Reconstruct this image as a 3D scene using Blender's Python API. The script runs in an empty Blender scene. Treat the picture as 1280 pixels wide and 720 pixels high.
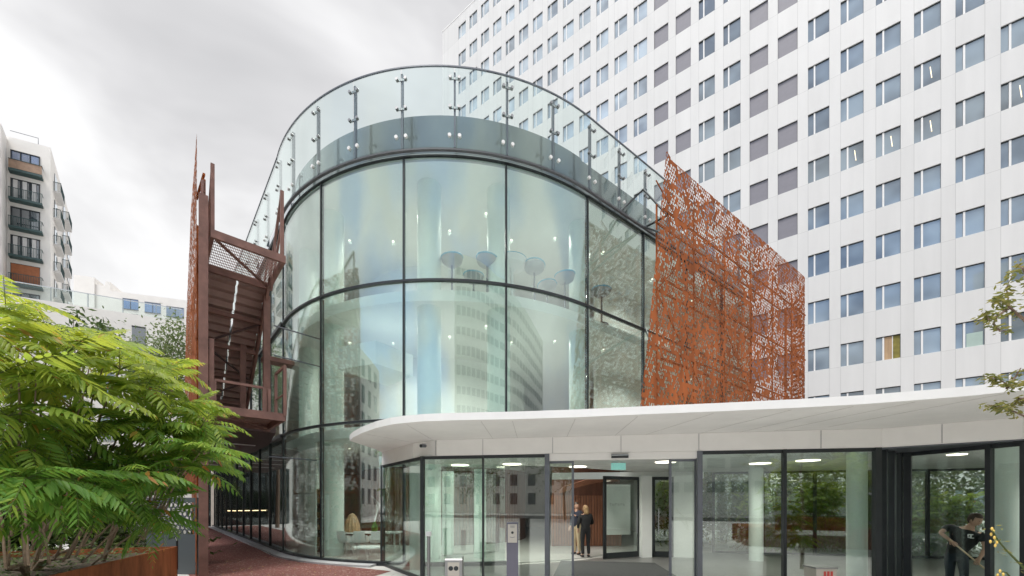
import bpy, math, random
import numpy as np
from mathutils import Vector, Matrix
random.seed(7); rng = np.random.default_rng(7)
R = math.radians
scene = bpy.context.scene
col = scene.collection

# ------------------------------------------------------------------ camera
F, CX, HY, EYE = 500.0, 640.0, 627.0, 1.85
cam_d = bpy.data.cameras.new("camera"); cam = bpy.data.objects.new("camera", cam_d); col.objects.link(cam)
cam.location = (0, 0, EYE); cam.rotation_euler = (R(90), 0, 0)
cam_d.sensor_width = 36.0; cam_d.lens = F/1280*36; cam_d.shift_y = (HY-360)/1280
cam_d.clip_start = 0.05; cam_d.clip_end = 2000
scene.camera = cam

# ------------------------------------------------------------------ world, sun, exposure
SUN_EL, SUN_AZ = R(66), R(205)          # azimuth measured from +Y clockwise: behind the camera, a little to the left
w = bpy.data.worlds.new("World"); scene.world = w; w.use_nodes = True
nt = w.node_tree; nt.nodes.clear()
def nn(tree, t, **k):
    n = tree.nodes.new(t)
    for a, b in k.items():
        if a.startswith('i_'): n.inputs[a[2:]].default_value = b
        else: setattr(n, a, b)
    return n
def lk(tree, a, b): tree.links.new(a, b)
out = nn(nt, 'ShaderNodeOutputWorld'); bg = nn(nt, 'ShaderNodeBackground'); bg.inputs['Strength'].default_value = 0.1
sky = nn(nt, 'ShaderNodeTexSky'); sky.sky_type = 'NISHITA'; sky.sun_disc = False
sky.sun_elevation = SUN_EL; sky.sun_rotation = SUN_AZ
tc = nn(nt, 'ShaderNodeTexCoord')
mp = nn(nt, 'ShaderNodeMapping'); mp.inputs['Scale'].default_value = (1.0, 1.0, 1.9); mp.inputs['Location'].default_value = (0.35, 0.2, 0.1)
lk(nt, tc.outputs['Generated'], mp.inputs['Vector'])
n1 = nn(nt, 'ShaderNodeTexNoise'); n1.inputs['Scale'].default_value = 1.7; n1.inputs['Detail'].default_value = 5; n1.inputs['Roughness'].default_value = .52; n1.inputs['Distortion'].default_value = .35
lk(nt, mp.outputs['Vector'], n1.inputs['Vector'])
cr = nn(nt, 'ShaderNodeValToRGB'); e = cr.color_ramp.elements
e[0].position = .35; e[0].color = (3.2, 3.2, 3.29, 1); e[1].position = .57; e[1].color = (5.2, 5.2, 5.25, 1)
m_ = e.new(.46); m_.color = (4.05, 4.04, 4.12, 1)
lk(nt, n1.outputs['Fac'], cr.inputs['Fac'])
# whiter towards the horizon
sx = nn(nt, 'ShaderNodeSeparateXYZ'); lk(nt, tc.outputs['Generated'], sx.inputs[0])
hz = nn(nt, 'ShaderNodeMapRange'); hz.inputs['From Min'].default_value = 0.05; hz.inputs['From Max'].default_value = 0.62
hz.inputs['To Min'].default_value = .8; hz.inputs['To Max'].default_value = 0.0
lk(nt, sx.outputs['Z'], hz.inputs['Value'])
mxh = nn(nt, 'ShaderNodeMix', data_type='RGBA'); lk(nt, hz.outputs[0], mxh.inputs['Factor'])
lk(nt, cr.outputs['Color'], mxh.inputs['A']); mxh.inputs['B'].default_value = (5.15, 5.15, 5.15, 1)
# gaps of blue, only behind the camera's half of the sky
n2 = nn(nt, 'ShaderNodeTexNoise'); n2.inputs['Scale'].default_value = 2.3; n2.inputs['Detail'].default_value = 4
lk(nt, mp.outputs['Vector'], n2.inputs['Vector'])
gy = nn(nt, 'ShaderNodeMapRange'); gy.inputs['From Min'].default_value = 0.05; gy.inputs['From Max'].default_value = -0.5
lk(nt, sx.outputs['Y'], gy.inputs['Value'])
gn = nn(nt, 'ShaderNodeMapRange'); gn.inputs['From Min'].default_value = .44; gn.inputs['From Max'].default_value = .60
lk(nt, n2.outputs['Fac'], gn.inputs['Value'])
gm = nn(nt, 'ShaderNodeMath', operation='MULTIPLY'); lk(nt, gy.outputs[0], gm.inputs[0]); lk(nt, gn.outputs[0], gm.inputs[1])
mxs = nn(nt, 'ShaderNodeMix', data_type='RGBA'); lk(nt, gm.outputs[0], mxs.inputs['Factor'])
lk(nt, mxh.outputs['Result'], mxs.inputs['A']); lk(nt, sky.outputs['Color'], mxs.inputs['B'])
zb_ = nn(nt, 'ShaderNodeMapRange'); zb_.inputs['From Min'].default_value = .79; zb_.inputs['From Max'].default_value = .95
zb_.inputs['To Min'].default_value = 1.0; zb_.inputs['To Max'].default_value = 3.2; lk(nt, sx.outputs['Z'], zb_.inputs['Value'])   # an overcast sky is brightest overhead
zm = nn(nt, 'ShaderNodeVectorMath', operation='SCALE'); lk(nt, mxs.outputs['Result'], zm.inputs[0]); lk(nt, zb_.outputs[0], zm.inputs['Scale'])
lk(nt, zm.outputs[0], bg.inputs['Color']); lk(nt, bg.outputs[0], out.inputs[0])
sd = bpy.data.lights.new("sun", 'SUN'); so = bpy.data.objects.new("sun", sd); col.objects.link(so)
sd.energy = 1.5; sd.angle = R(20); sd.color = (1, .96, .90)
sdir = Vector((math.sin(SUN_AZ)*math.cos(SUN_EL), math.cos(SUN_AZ)*math.cos(SUN_EL), math.sin(SUN_EL)))
so.rotation_euler = (-sdir).to_track_quat('-Z', 'Y').to_euler(); so.location = (0, -5, 60)
vs = scene.view_settings; vs.view_transform = 'Standard'; vs.look = 'None'; vs.gamma = 1; vs.use_curve_mapping = False
vs.exposure = 0.95
scene.cycles.use_denoising = True
scene.cycles.max_bounces = 10; scene.cycles.transparent_max_bounces = 24; scene.cycles.diffuse_bounces = 4; scene.cycles.glossy_bounces = 5
scene.cycles.sample_clamp_indirect = 6

# ------------------------------------------------------------------ pixel rays of the survey -> world points
def at(x, y, Y): return Vector(((x-CX)/F*Y, Y, EYE+(HY-y)/F*Y))
def ray_line(A, B, px):
    """point of the ground line A-B seen in column px"""
    k = (px-CX)/F
    s = (k*A[1]-A[0])/((B[0]-A[0])-k*(B[1]-A[1]))
    return Vector((A[0]+(B[0]-A[0])*s, A[1]+(B[1]-A[1])*s, 0))

# ------------------------------------------------------------------ materials
MATS = {}
def new_mat(name):
    m = bpy.data.materials.new(name); m.use_nodes = True; MATS[name] = m
    t = m.node_tree; return m, t, t.nodes['Principled BSDF'], t.nodes['Material Output']
def mat(name, c, rough=.6, metal=0, var=.12, scale=3.0, bump=0.0, bscale=40, spec=.5, emit=None, es=1, streak=None, coat=0):
    m, t, p, o = new_mat(name)
    p.inputs['Roughness'].default_value = rough; p.inputs['Metallic'].default_value = metal
    p.inputs['Specular IOR Level'].default_value = spec; p.inputs['Coat Weight'].default_value = coat
    tcn = nn(t, 'ShaderNodeTexCoord')
    src = tcn.outputs['Object']
    if streak:
        mpn = nn(t, 'ShaderNodeMapping'); mpn.inputs['Scale'].default_value = streak; lk(t, src, mpn.inputs['Vector']); src2 = mpn.outputs['Vector']
    else: src2 = src
    n = nn(t, 'ShaderNodeTexNoise'); n.inputs['Scale'].default_value = scale; n.inputs['Detail'].default_value = 6; n.inputs['Roughness'].default_value = .6
    lk(t, src2, n.inputs['Vector'])
    r = nn(t, 'ShaderNodeValToRGB'); a, b = r.color_ramp.elements
    a.position = .3; b.position = .72
    a.color = tuple(max(0, x*(1-var)) for x in c)+(1,); b.color = tuple(min(1, x*(1+var)) for x in c)+(1,)
    lk(t, n.outputs['Fac'], r.inputs['Fac']); lk(t, r.outputs['Color'], p.inputs['Base Color'])
    if bump:
        n3 = nn(t, 'ShaderNodeTexNoise'); n3.inputs['Scale'].default_value = bscale; n3.inputs['Detail'].default_value = 4; lk(t, src, n3.inputs['Vector'])
        bm = nn(t, 'ShaderNodeBump'); bm.inputs['Strength'].default_value = bump; bm.inputs['Distance'].default_value = .02
        lk(t, n3.outputs['Fac'], bm.inputs['Height']); lk(t, bm.outputs['Normal'], p.inputs['Normal'])
    if emit:
        p.inputs['Emission Color'].default_value = tuple(emit)+(1,); p.inputs['Emission Strength'].default_value = es
    return m
def glass(name, tint, f0=.09, rough=0.0, gloss=(.93, .97, .96), wav=0.0):
    """clear sheet: tinted see-through, mirrored more the flatter the view"""
    m, t, p, o = new_mat(name); t.nodes.remove(p)
    tr = nn(t, 'ShaderNodeBsdfTransparent'); tr.inputs['Color'].default_value = tuple(tint)+(1,)
    gl = nn(t, 'ShaderNodeBsdfGlossy'); gl.inputs['Roughness'].default_value = rough; gl.inputs['Color'].default_value = tuple(gloss)+(1,)
    lw = nn(t, 'ShaderNodeLayerWeight'); lw.inputs['Blend'].default_value = .5
    pw = nn(t, 'ShaderNodeMath', operation='POWER'); pw.inputs[1].default_value = 4.2; lk(t, lw.outputs['Facing'], pw.inputs[0])
    mr = nn(t, 'ShaderNodeMapRange'); mr.inputs['To Min'].default_value = f0; mr.inputs['To Max'].default_value = .95; lk(t, pw.outputs[0], mr.inputs['Value'])
    if wav:
        tcn = nn(t, 'ShaderNodeTexCoord'); n = nn(t, 'ShaderNodeTexNoise'); n.inputs['Scale'].default_value = .9; n.inputs['Detail'].default_value = 1
        lk(t, tcn.outputs['Object'], n.inputs['Vector'])
        b = nn(t, 'ShaderNodeBump'); b.inputs['Strength'].default_value = wav; b.inputs['Distance'].default_value = .03
        lk(t, n.outputs['Fac'], b.inputs['Height']); lk(t, b.outputs['Normal'], gl.inputs['Normal'])
    mx = nn(t, 'ShaderNodeMixShader'); lk(t, mr.outputs[0], mx.inputs[0]); lk(t, tr.outputs[0], mx.inputs[1]); lk(t, gl.outputs[0], mx.inputs[2])
    lk(t, mx.outputs[0], o.inputs['Surface'])
    return m
def leafmat(name, c, c2=None, trans=.45, rough=.45):
    """leaf with a colour attribute 'tint' (0 = mature green, 1 = young yellow green) and light shining through"""
    m, t, p, o = new_mat(name)
    c2 = c2 or c
    at_ = nn(t, 'ShaderNodeAttribute'); at_.attribute_name = 'tint'
    mx = nn(t, 'ShaderNodeMix', data_type='RGBA'); lk(t, at_.outputs['Fac'], mx.inputs['Factor'])
    mx.inputs['A'].default_value = tuple(c)+(1,); mx.inputs['B'].default_value = tuple(c2)+(1,)
    sb = _math(t, 'MULTIPLY', _math(t, 'SUBTRACT', at_.outputs['Fac'], 1.0), 2.0); mb2 = nn(t, 'ShaderNodeMix', data_type='RGBA', clamp_factor=True); lk(t, sb, mb2.inputs['Factor']); lk(t, mx.outputs['Result'], mb2.inputs['A']); mb2.inputs['B'].default_value = (.40, .19, .05, 1); mx = mb2   # a few leaflets turning brown
    lk(t, mx.outputs['Result'], p.inputs['Base Color']); p.inputs['Roughness'].default_value = rough; p.inputs['Specular IOR Level'].default_value = .35
    tl = nn(t, 'ShaderNodeBsdfTranslucent'); hs = nn(t, 'ShaderNodeHueSaturation'); hs.inputs['Value'].default_value = 1.7; hs.inputs['Hue'].default_value = .485
    lk(t, mx.outputs['Result'], hs.inputs['Color']); lk(t, hs.outputs['Color'], tl.inputs['Color'])
    ms = nn(t, 'ShaderNodeMixShader'); ms.inputs[0].default_value = trans
    lk(t, p.outputs[0], ms.inputs[1]); lk(t, tl.outputs[0], ms.inputs[2]); lk(t, ms.outputs[0], o.inputs['Surface'])
    return m
def perforated(name, c, cell=(.11, .115), lo=.52, hi=.74, z0=5.0, z1=12.5):
    """weathering steel sheet with scattered slanted punched holes, more of them higher up (object x/z plane)"""
    m, t, p, o = new_mat(name)
    tcn = nn(t, 'ShaderNodeTexCoord'); sp = nn(t, 'ShaderNodeSeparateXYZ'); lk(t, tcn.outputs['Object'], sp.inputs[0])
    M = lambda op, a, b=None: _math(t, op, a, b)
    zz = M('DIVIDE', sp.outputs['Z'], cell[1]); row = M('FLOOR', zz)
    sh = M('MULTIPLY', M('FLOORED_MODULO', row, 2.0), .5)
    xx = M('ADD', M('DIVIDE', M('ADD', sp.outputs['X'], 100.0), cell[0]), sh); cl = M('FLOOR', xx)
    fx = M('SUBTRACT', M('FRACT', xx), .5); fz = M('SUBTRACT', M('FRACT', M('ADD', zz, 1000.0)), .5)
    cb = nn(t, 'ShaderNodeCombineXYZ'); lk(t, cl, cb.inputs[0]); lk(t, row, cb.inputs[1])
    wn = nn(t, 'ShaderNodeTexWhiteNoise', noise_dimensions='2D'); lk(t, cb.outputs[0], wn.inputs['Vector'])
    sc = nn(t, 'ShaderNodeSeparateColor'); lk(t, wn.outputs['Color'], sc.inputs[0])
    sl = M('MULTIPLY', M('SUBTRACT', sc.outputs[1], .5), 1.3)
    u = M('ABSOLUTE', M('ADD', fx, M('MULTIPLY', fz, sl))); v = M('ABSOLUTE', fz)
    inx = M('LESS_THAN', u, M('ADD', .2, M('MULTIPLY', sc.outputs[2], .24))); inz = M('LESS_THAN', v, .42)
    # density: big soft clouds plus the rise with height
    nz = nn(t, 'ShaderNodeTexNoise'); nz.inputs['Scale'].default_value = .55; nz.inputs['Detail'].default_value = 2; lk(t, tcn.outputs['Object'], nz.inputs['Vector'])
    mr = nn(t, 'ShaderNodeMapRange'); mr.inputs['From Min'].default_value = z0; mr.inputs['From Max'].default_value = z1
    mr.inputs['To Min'].default_value = lo; mr.inputs['To Max'].default_value = hi; lk(t, sp.outputs['Z'], mr.inputs['Value'])
    thr = M('ADD', mr.outputs[0], M('MULTIPLY', M('SUBTRACT', nz.outputs['Fac'], .5), .5))
    on = M('LESS_THAN', sc.outputs[0], thr)
    hole = M('MULTIPLY', M('MULTIPLY', inx, inz), on)
    n = nn(t, 'ShaderNodeTexNoise'); n.inputs['Scale'].default_value = 2.2; n.inputs['Detail'].default_value = 7; lk(t, tcn.outputs['Object'], n.inputs['Vector'])
    r = nn(t, 'ShaderNodeValToRGB'); a, b = r.color_ramp.elements; a.position = .3; b.position = .7
    a.color = tuple(x*.58 for x in c)+(1,); b.color = tuple(x*1.32 for x in c)+(1,)
    st_ = nn(t, 'ShaderNodeMapping'); st_.inputs['Scale'].default_value = (1, 1, .22); lk(t, tcn.outputs['Object'], st_.inputs['Vector']); lk(t, st_.outputs['Vector'], n.inputs['Vector'])
    lk(t, n.outputs['Fac'], r.inputs['Fac']); lk(t, r.outputs['Color'], p.inputs['Base Color']); p.inputs['Roughness'].default_value = .8; p.inputs['Specular IOR Level'].default_value = .2
    tr = nn(t, 'ShaderNodeBsdfTransparent'); ms = nn(t, 'ShaderNodeMixShader'); lk(t, hole, ms.inputs[0]); lk(t, p.outputs[0], ms.inputs[1]); lk(t, tr.outputs[0], ms.inputs[2])
    lk(t, ms.outputs[0], o.inputs['Surface'])
    return m
def _math(t, op, a, b=None):
    n = nn(t, 'ShaderNodeMath', operation=op)
    for i, v in enumerate((a, b)):
        if v is None: continue
        if isinstance(v, (int, float)): n.inputs[i].default_value = v
        else: lk(t, v, n.inputs[i])
    return n.outputs[0]
def panelmat(name, c, px, pz, offx=0, offz=0, xs=(0.0,), zs=(0.0,), lw=.012, dark=.62, rough=.5, var=.03):
    """cladding with fine joints: at the given fractions of the module px, pz (object coordinates)"""
    m = mat(name, c, rough, var=.05, scale=.9, spec=.4, streak=(1, 1, .12)); t = m.node_tree; p = t.nodes['Principled BSDF']
    src = p.inputs['Base Color'].links[0].from_socket
    tcn = nn(t, 'ShaderNodeTexCoord'); sp = nn(t, 'ShaderNodeSeparateXYZ'); lk(t, tcn.outputs['Object'], sp.inputs[0])
    mask = None
    for ax, mod, off, fr in (('X', px, offx, xs), ('Z', pz, offz, zs)):
        for q in fr:
            v = _math(t, 'FLOORED_MODULO', _math(t, 'ADD', sp.outputs[ax], -off-q*mod+lw/2), mod)
            k = _math(t, 'LESS_THAN', v, lw)
            mask = k if mask is None else _math(t, 'MAXIMUM', mask, k)
    # each cladding sheet a hair different in tone
    cb = nn(t, 'ShaderNodeCombineXYZ'); lk(t, _math(t, 'FLOOR', _math(t, 'DIVIDE', _math(t, 'ADD', sp.outputs['X'], -offx), mod if False else px)), cb.inputs[0])
    lk(t, _math(t, 'FLOOR', _math(t, 'DIVIDE', _math(t, 'ADD', sp.outputs['Z'], -offz), pz)), cb.inputs[1])
    wn = nn(t, 'ShaderNodeTexWhiteNoise', noise_dimensions='2D'); lk(t, cb.outputs[0], wn.inputs['Vector'])
    tone = nn(t, 'ShaderNodeMapRange'); tone.inputs['To Min'].default_value = .965; tone.inputs['To Max'].default_value = 1.02; lk(t, wn.outputs['Value'], tone.inputs['Value'])
    f = _math(t, 'MULTIPLY', tone.outputs[0], _math(t, 'SUBTRACT', 1.0, _math(t, 'MULTIPLY', mask, 1-dark)))
    mu = nn(t, 'ShaderNodeMix', data_type='RGBA', blend_type='MULTIPLY'); mu.inputs['Factor'].default_value = 1
    lk(t, src, mu.inputs['A']); lk(t, f, mu.inputs['B']); lk(t, mu.outputs['Result'], p.inputs['Base Color'])
    return m

CORTEN = (.32, .092, .028)
mat('corten', CORTEN, .85, var=.35, scale=2.5, bump=.15, spec=.2)
mat('corten_planter', (.26, .085, .035), .8, var=.45, scale=1.6, bump=.15, spec=.2, streak=(3, 3, .6))
perforated('corten_perf', CORTEN)
perforated('corten_perf_dense', CORTEN, lo=.62, hi=.7, z0=0, z1=10)
mat('brown_steel', (.19, .098, .08), .6, var=.3, spec=.4)
mat('brown_steel_dark', (.075, .045, .042), .65, var=.2)
mat('dark_frame', (.018, .022, .025), .4, var=.2)
mat('grey_frame', (.14, .15, .17), .35, metal=.35, var=.1)
mat('steel', (.52, .53, .54), .3, metal=1, var=.08)
mat('steel_brushed', (.33, .33, .33), .42, metal=1, var=.12, streak=(30, 30, 1))
mat('white_metal', (.76, .755, .745), .45, var=.05, scale=1.5)
mat('soffit_white', (.80, .785, .76), .6, var=.06, scale=1.3)
mat('white_paint', (.80, .81, .80), .6, var=.03)
mat('interior_white', (.83, .85, .83), .7, var=.03)
mat('slab_edge', (.78, .82, .79), .6, var=.03)
mat('ceiling', (.78, .81, .78), .8, var=.02)
mat('interior_floor', (.50, .50, .48), .35, var=.08)
mat('pavilion_floor', (.20, .20, .195), .3, var=.12)
mat('mat_floor', (.065, .07, .07), .9, var=.2, scale=20)
mat('column', (.70, .79, .745), .45, var=.03)
mat('parapet', (.33, .37, .36), .45, var=.08)
mat('wood_dark', (.16, .065, .04), .5, var=.3, streak=(2, 2, .4))
mat('slat_red', (.30, .13, .075), .5, var=.25, streak=(2, 2, .4))
mat('wood_light', (.42, .28, .16), .5, var=.25, streak=(2, 2, .4))
mat('dark_fabric', (.012, .014, .018), .9, var=.3)
mat('lamp', (.9, .9, .85), .5, emit=(1, .90, .74), es=1.6)
mat('lamp_warm', (.9, .8, .6), .5, emit=(1, .72, .38), es=2)
mat('exit_green', (.3, .75, .68), .5, emit=(.45, .9, .8), es=.12)
glass('glass_drum', (.90, .965, .938), f0=.19, wav=.09)
glass('glass_flat', (.90, .965, .938), f0=.17)
glass('glass_rail', (.93, .972, .958), f0=.035)
glass('glass_vestibule', (.91, .955, .925), f0=.12)
glass('glass_east', (.915, .955, .93), f0=.045)
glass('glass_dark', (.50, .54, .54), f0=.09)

# ------------------------------------------------------------------ geometry helpers
WL = {}                                   # world offset of every unrotated root / part
def link(o): col.objects.link(o); return o
def thing(name, label, cat, loc=(0, 0, 0), rotz=0, group=None):
    o = link(bpy.data.objects.new(name, None)); o.location = loc; o.rotation_euler = (0, 0, rotz); o.empty_display_size = .3
    WL[o] = Vector(loc); return tag(o, label, cat, group)
def tag(o, label, cat, group=None):
    o['label'] = label; o['category'] = cat
    nw_ = len(label.replace('-', ' ').split())
    if nw_ > 16: print('LONG', nw_, label)
    if group: o['group'] = group
    return o
class MB:
    def __init__(s): s.v = []; s.f = []; s.m = []; s.t = None
    def face(s, idx, m=0): s.f.append(tuple(idx)); s.m.append(m)
    def quad(s, a, b, c, d, m=0):
        n = len(s.v); s.v += [tuple(a), tuple(b), tuple(c), tuple(d)]; s.face((n, n+1, n+2, n+3), m); return s
    def tri(s, a, b, c, m=0):
        n = len(s.v); s.v += [tuple(a), tuple(b), tuple(c)]; s.face((n, n+1, n+2), m); return s
    def hexa(s, p, m=0):                  # p: 4 bottom, 4 top
        n = len(s.v); s.v += [tuple(q) for q in p]
        for f in ((3, 2, 1, 0), (4, 5, 6, 7), (0, 1, 5, 4), (1, 2, 6, 5), (2, 3, 7, 6), (3, 0, 4, 7)): s.face([n+i for i in f], m)
        return s
    def box(s, x0, x1, y0, y1, z0, z1, m=0):
        return s.hexa([(x0, y0, z0), (x1, y0, z0), (x1, y1, z0), (x0, y1, z0), (x0, y0, z1), (x1, y0, z1), (x1, y1, z1), (x0, y1, z1)], m)
    def beam(s, a, b, wd, ht, m=0, up=(0, 0, 1)):
        a, b = Vector(a), Vector(b); d = (b-a).normalized(); up = Vector(up)
        if abs(d.dot(up)) > .98: up = Vector((1, 0, 0)) if abs(d.x) < .9 else Vector((0, 1, 0))
        x = d.cross(up).normalized()*wd/2; y = x.normalized().cross(d).normalized()*ht/2
        return s.hexa([a-x-y, a+x-y, b+x-y, b-x-y, a-x+y, a+x+y, b+x+y, b-x+y], m)
    def wallbox(s, A, B, th, z0, z1, m=0):  # vertical slab on the line A-B, thickness to the left of A->B
        A, B = Vector((A[0], A[1], 0)), Vector((B[0], B[1], 0)); d = (B-A).normalized(); n = Vector((-d.y, d.x, 0))*th
        q = [A, B, B+n, A+n]
        return s.hexa([Vector((p.x, p.y, z0)) for p in q]+[Vector((p.x, p.y, z1)) for p in q], m)
    def prism(s, poly, z0, z1, m=0, mtop=None, mbot=None):
        n = len(s.v); k = len(poly)
        z0f = z0 if callable(z0) else (lambda p: z0); z1f = z1 if callable(z1) else (lambda p: z1)
        s.v += [(p[0], p[1], z0f(p)) for p in poly]+[(p[0], p[1], z1f(p)) for p in poly]
        s.face([n+i for i in reversed(range(k))], m if mbot is None else mbot); s.face([n+k+i for i in range(k)], m if mtop is None else mtop)
        for i in range(k): j = (i+1) % k; s.face((n+i, n+j, n+k+j, n+k+i), m)
        return s
    def tube(s, pts, r, k=8, m=0, cap=True):
        pts = [Vector(p) for p in pts]; rs = r if isinstance(r, (list, tuple)) else [r]*len(pts); n = len(s.v); x = None
        for i, p in enumerate(pts):
            d = (pts[min(i+1, len(pts)-1)]-pts[max(i-1, 0)]).normalized()
            if x is None: x = d.orthogonal().normalized()
            else: x = (x-d*x.dot(d)).normalized()
            y = d.cross(x)
            for j in range(k):
                a = 2*math.pi*j/k; s.v.append(tuple(p+(x*math.cos(a)+y*math.sin(a))*rs[i]))
        for i in range(len(pts)-1):
            for j in range(k): s.face((n+i*k+j, n+i*k+(j+1) % k, n+(i+1)*k+(j+1) % k, n+(i+1)*k+j), m)
        if cap:
            s.face([n+j for j in reversed(range(k))], m); s.face([n+(len(pts)-1)*k+j for j in range(k)], m)
        return s
    def lathe(s, c, prof, k=20, m=0, squash=1.0):   # prof: (r, z) pairs from below upward
        n = len(s.v); c = Vector(c)
        for r, z in prof:
            for j in range(k): a = 2*math.pi*j/k; s.v.append((c.x+r*math.cos(a), c.y+r*squash*math.sin(a), c.z+z))
        for i in range(len(prof)-1):
            for j in range(k): s.face((n+i*k+j, n+i*k+(j+1) % k, n+(i+1)*k+(j+1) % k, n+(i+1)*k+j), m)
        s.face([n+j for j in reversed(range(k))], m); s.face([n+(len(prof)-1)*k+j for j in range(k)], m)
        return s
    def cyl(s, c, r, z0, z1, k=20, m=0): return s.lathe((c[0], c[1], 0), [(r, z0), (r, z1)], k, m)
    def arc(s, c, r0, r1, t0, t1, z0, z1, n=10, m=0):  # ring sector, degrees
        pts = [(c[0]+r0*math.cos(R(t0+(t1-t0)*i/n)), c[1]+r0*math.sin(R(t0+(t1-t0)*i/n))) for i in range(n+1)]
        ptr = [(c[0]+r1*math.cos(R(t0+(t1-t0)*i/n)), c[1]+r1*math.sin(R(t0+(t1-t0)*i/n))) for i in range(n+1)]
        for i in range(n):
            q = [pts[i], ptr[i], ptr[i+1], pts[i+1]]
            b = len(s.v); s.v += [(*p, z0) for p in q]+[(*p, z1) for p in q]
            fs = [(3, 2, 1, 0), (4, 5, 6, 7), (1, 2, 6, 5), (3, 0, 4, 7)]
            if i == 0: fs.append((0, 1, 5, 4))
            if i == n-1: fs.append((2, 3, 7, 6))
            for f in fs: s.face([b+x for x in f], m)
        return s
    def ball(s, c, r, k=10, m=0, sz=1.0):
        prof = [(max(1e-3, r*math.sin(math.pi*i/k)), -r*sz*math.cos(math.pi*i/k)) for i in range(k+1)]
        return s.lathe(c, prof, k*2, m)
    def build(s, name, mats, parent=None, smooth=False, world=True):
        me = bpy.data.meshes.new(name)
        v = np.array(s.v, dtype=float).reshape(-1, 3)
        off = WL.get(parent, Vector((0, 0, 0))) if (parent is not None and world) else Vector((0, 0, 0))
        v = v-np.array(off)
        me.from_pydata(v.tolist(), [], s.f)
        for m in (mats if isinstance(mats, (list, tuple)) else [mats]): me.materials.append(MATS[m])
        me.polygons.foreach_set('material_index', s.m)
        if s.t is not None:
            a = me.attributes.new('tint', 'FLOAT', 'FACE'); a.data.foreach_set('value', s.t)
        me.update()
        if smooth:
            import bmesh
            bm = bmesh.new(); bm.from_mesh(me); bmesh.ops.remove_doubles(bm, verts=bm.verts, dist=1e-5)
            for f in bm.faces: f.smooth = True
            for ed in bm.edges:
                if len(ed.link_faces) == 2 and ed.calc_face_angle(0) > R(38): ed.smooth = False
            bm.to_mesh(me); bm.free()
        o = link(bpy.data.objects.new(name, me))
        if parent is not None: o.parent = parent
        WL[o] = off if world else WL.get(parent, Vector())
        return o
def dup(root, loc, rotz=None, label=None, sc=None):
    r = root.copy(); col.objects.link(r); r.location = loc
    if rotz is not None: r.rotation_euler = (0, 0, rotz)
    if sc: r.scale = (sc, sc, sc)
    if label: r['label'] = label
    for ch in list(root.children):
        c = ch.copy(); col.objects.link(c); c.parent = r
        for g in list(ch.children): d = g.copy(); col.objects.link(d); d.parent = c
    return r
def struct(o): o['kind'] = 'structure'; return o
A2 = Vector((-.672, .741, 0)).normalized()       # the site's long axis (away to the left)
B2 = Vector((.741, .672, 0)).normalized()        # across it (away to the right)

# ------------------------------------------------------------------ ground
m = mat('paving', (.52, .51, .49), .75, var=.15, scale=1.2, bump=.08)
t = m.node_tree; p_ = t.nodes['Principled BSDF']; srcc = p_.inputs['Base Color'].links[0].from_socket
bk = nn(t, 'ShaderNodeTexBrick'); bk.inputs['Scale'].default_value = 1.0; bk.inputs['Brick Width'].default_value = 1.2; bk.inputs['Row Height'].default_value = .6
bk.inputs['Mortar Size'].default_value = .006; bk.inputs['Color1'].default_value = (.92, .92, .92, 1); bk.inputs['Color2'].default_value = (1, 1, 1, 1); bk.inputs['Mortar'].default_value = (.5, .5, .5, 1)
tcn = nn(t, 'ShaderNodeTexCoord'); lk(t, tcn.outputs['Object'], bk.inputs['Vector'])
mu = nn(t, 'ShaderNodeMix', data_type='RGBA', blend_type='MULTIPLY'); mu.inputs['Factor'].default_value = 1
lk(t, srcc, mu.inputs['A']); lk(t, bk.outputs['Color'], mu.inputs['B']); lk(t, mu.outputs['Result'], p_.inputs['Base Color'])
m = mat('red_gravel', (.17, .062, .052), .9, var=.5, scale=28, bump=.8, bscale=60)
t = m.node_tree; p_ = t.nodes['Principled BSDF']; srcc = p_.inputs['Base Color'].links[0].from_socket
vo = nn(t, 'ShaderNodeTexVoronoi'); vo.inputs['Scale'].default_value = 34; tcn = nn(t, 'ShaderNodeTexCoord'); lk(t, tcn.outputs['Object'], vo.inputs['Vector'])
sc_ = nn(t, 'ShaderNodeSeparateColor'); lk(t, vo.outputs['Color'], sc_.inputs[0])
gtm = _math(t, 'GREATER_THAN', sc_.outputs[0], .93)
mx = nn(t, 'ShaderNodeMix', data_type='RGBA'); lk(t, gtm, mx.inputs['Factor']); lk(t, srcc, mx.inputs['A']); mx.inputs['B'].default_value = (.34, .25, .21, 1)
lk(t, mx.outputs['Result'], p_.inputs['Base Color'])
mat('asphalt', (.055, .055, .057), .85, var=.2, bump=.2)
mat('kerb_stone', (.36, .36, .37), .7, var=.12, scale=6)
mat('soil', (.06, .045, .03), .95, var=.4, scale=10, bump=.6)

struct(MB().quad((-400, -400, 0), (400, -400, 0), (400, 400, 0), (-400, 400, 0)).build('ground', 'paving'))
struct(MB().quad((-300, -34, .004), (300, -34, .004), (300, -24, .004), (-300, -24, .004)).build('road', 'asphalt'))

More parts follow.
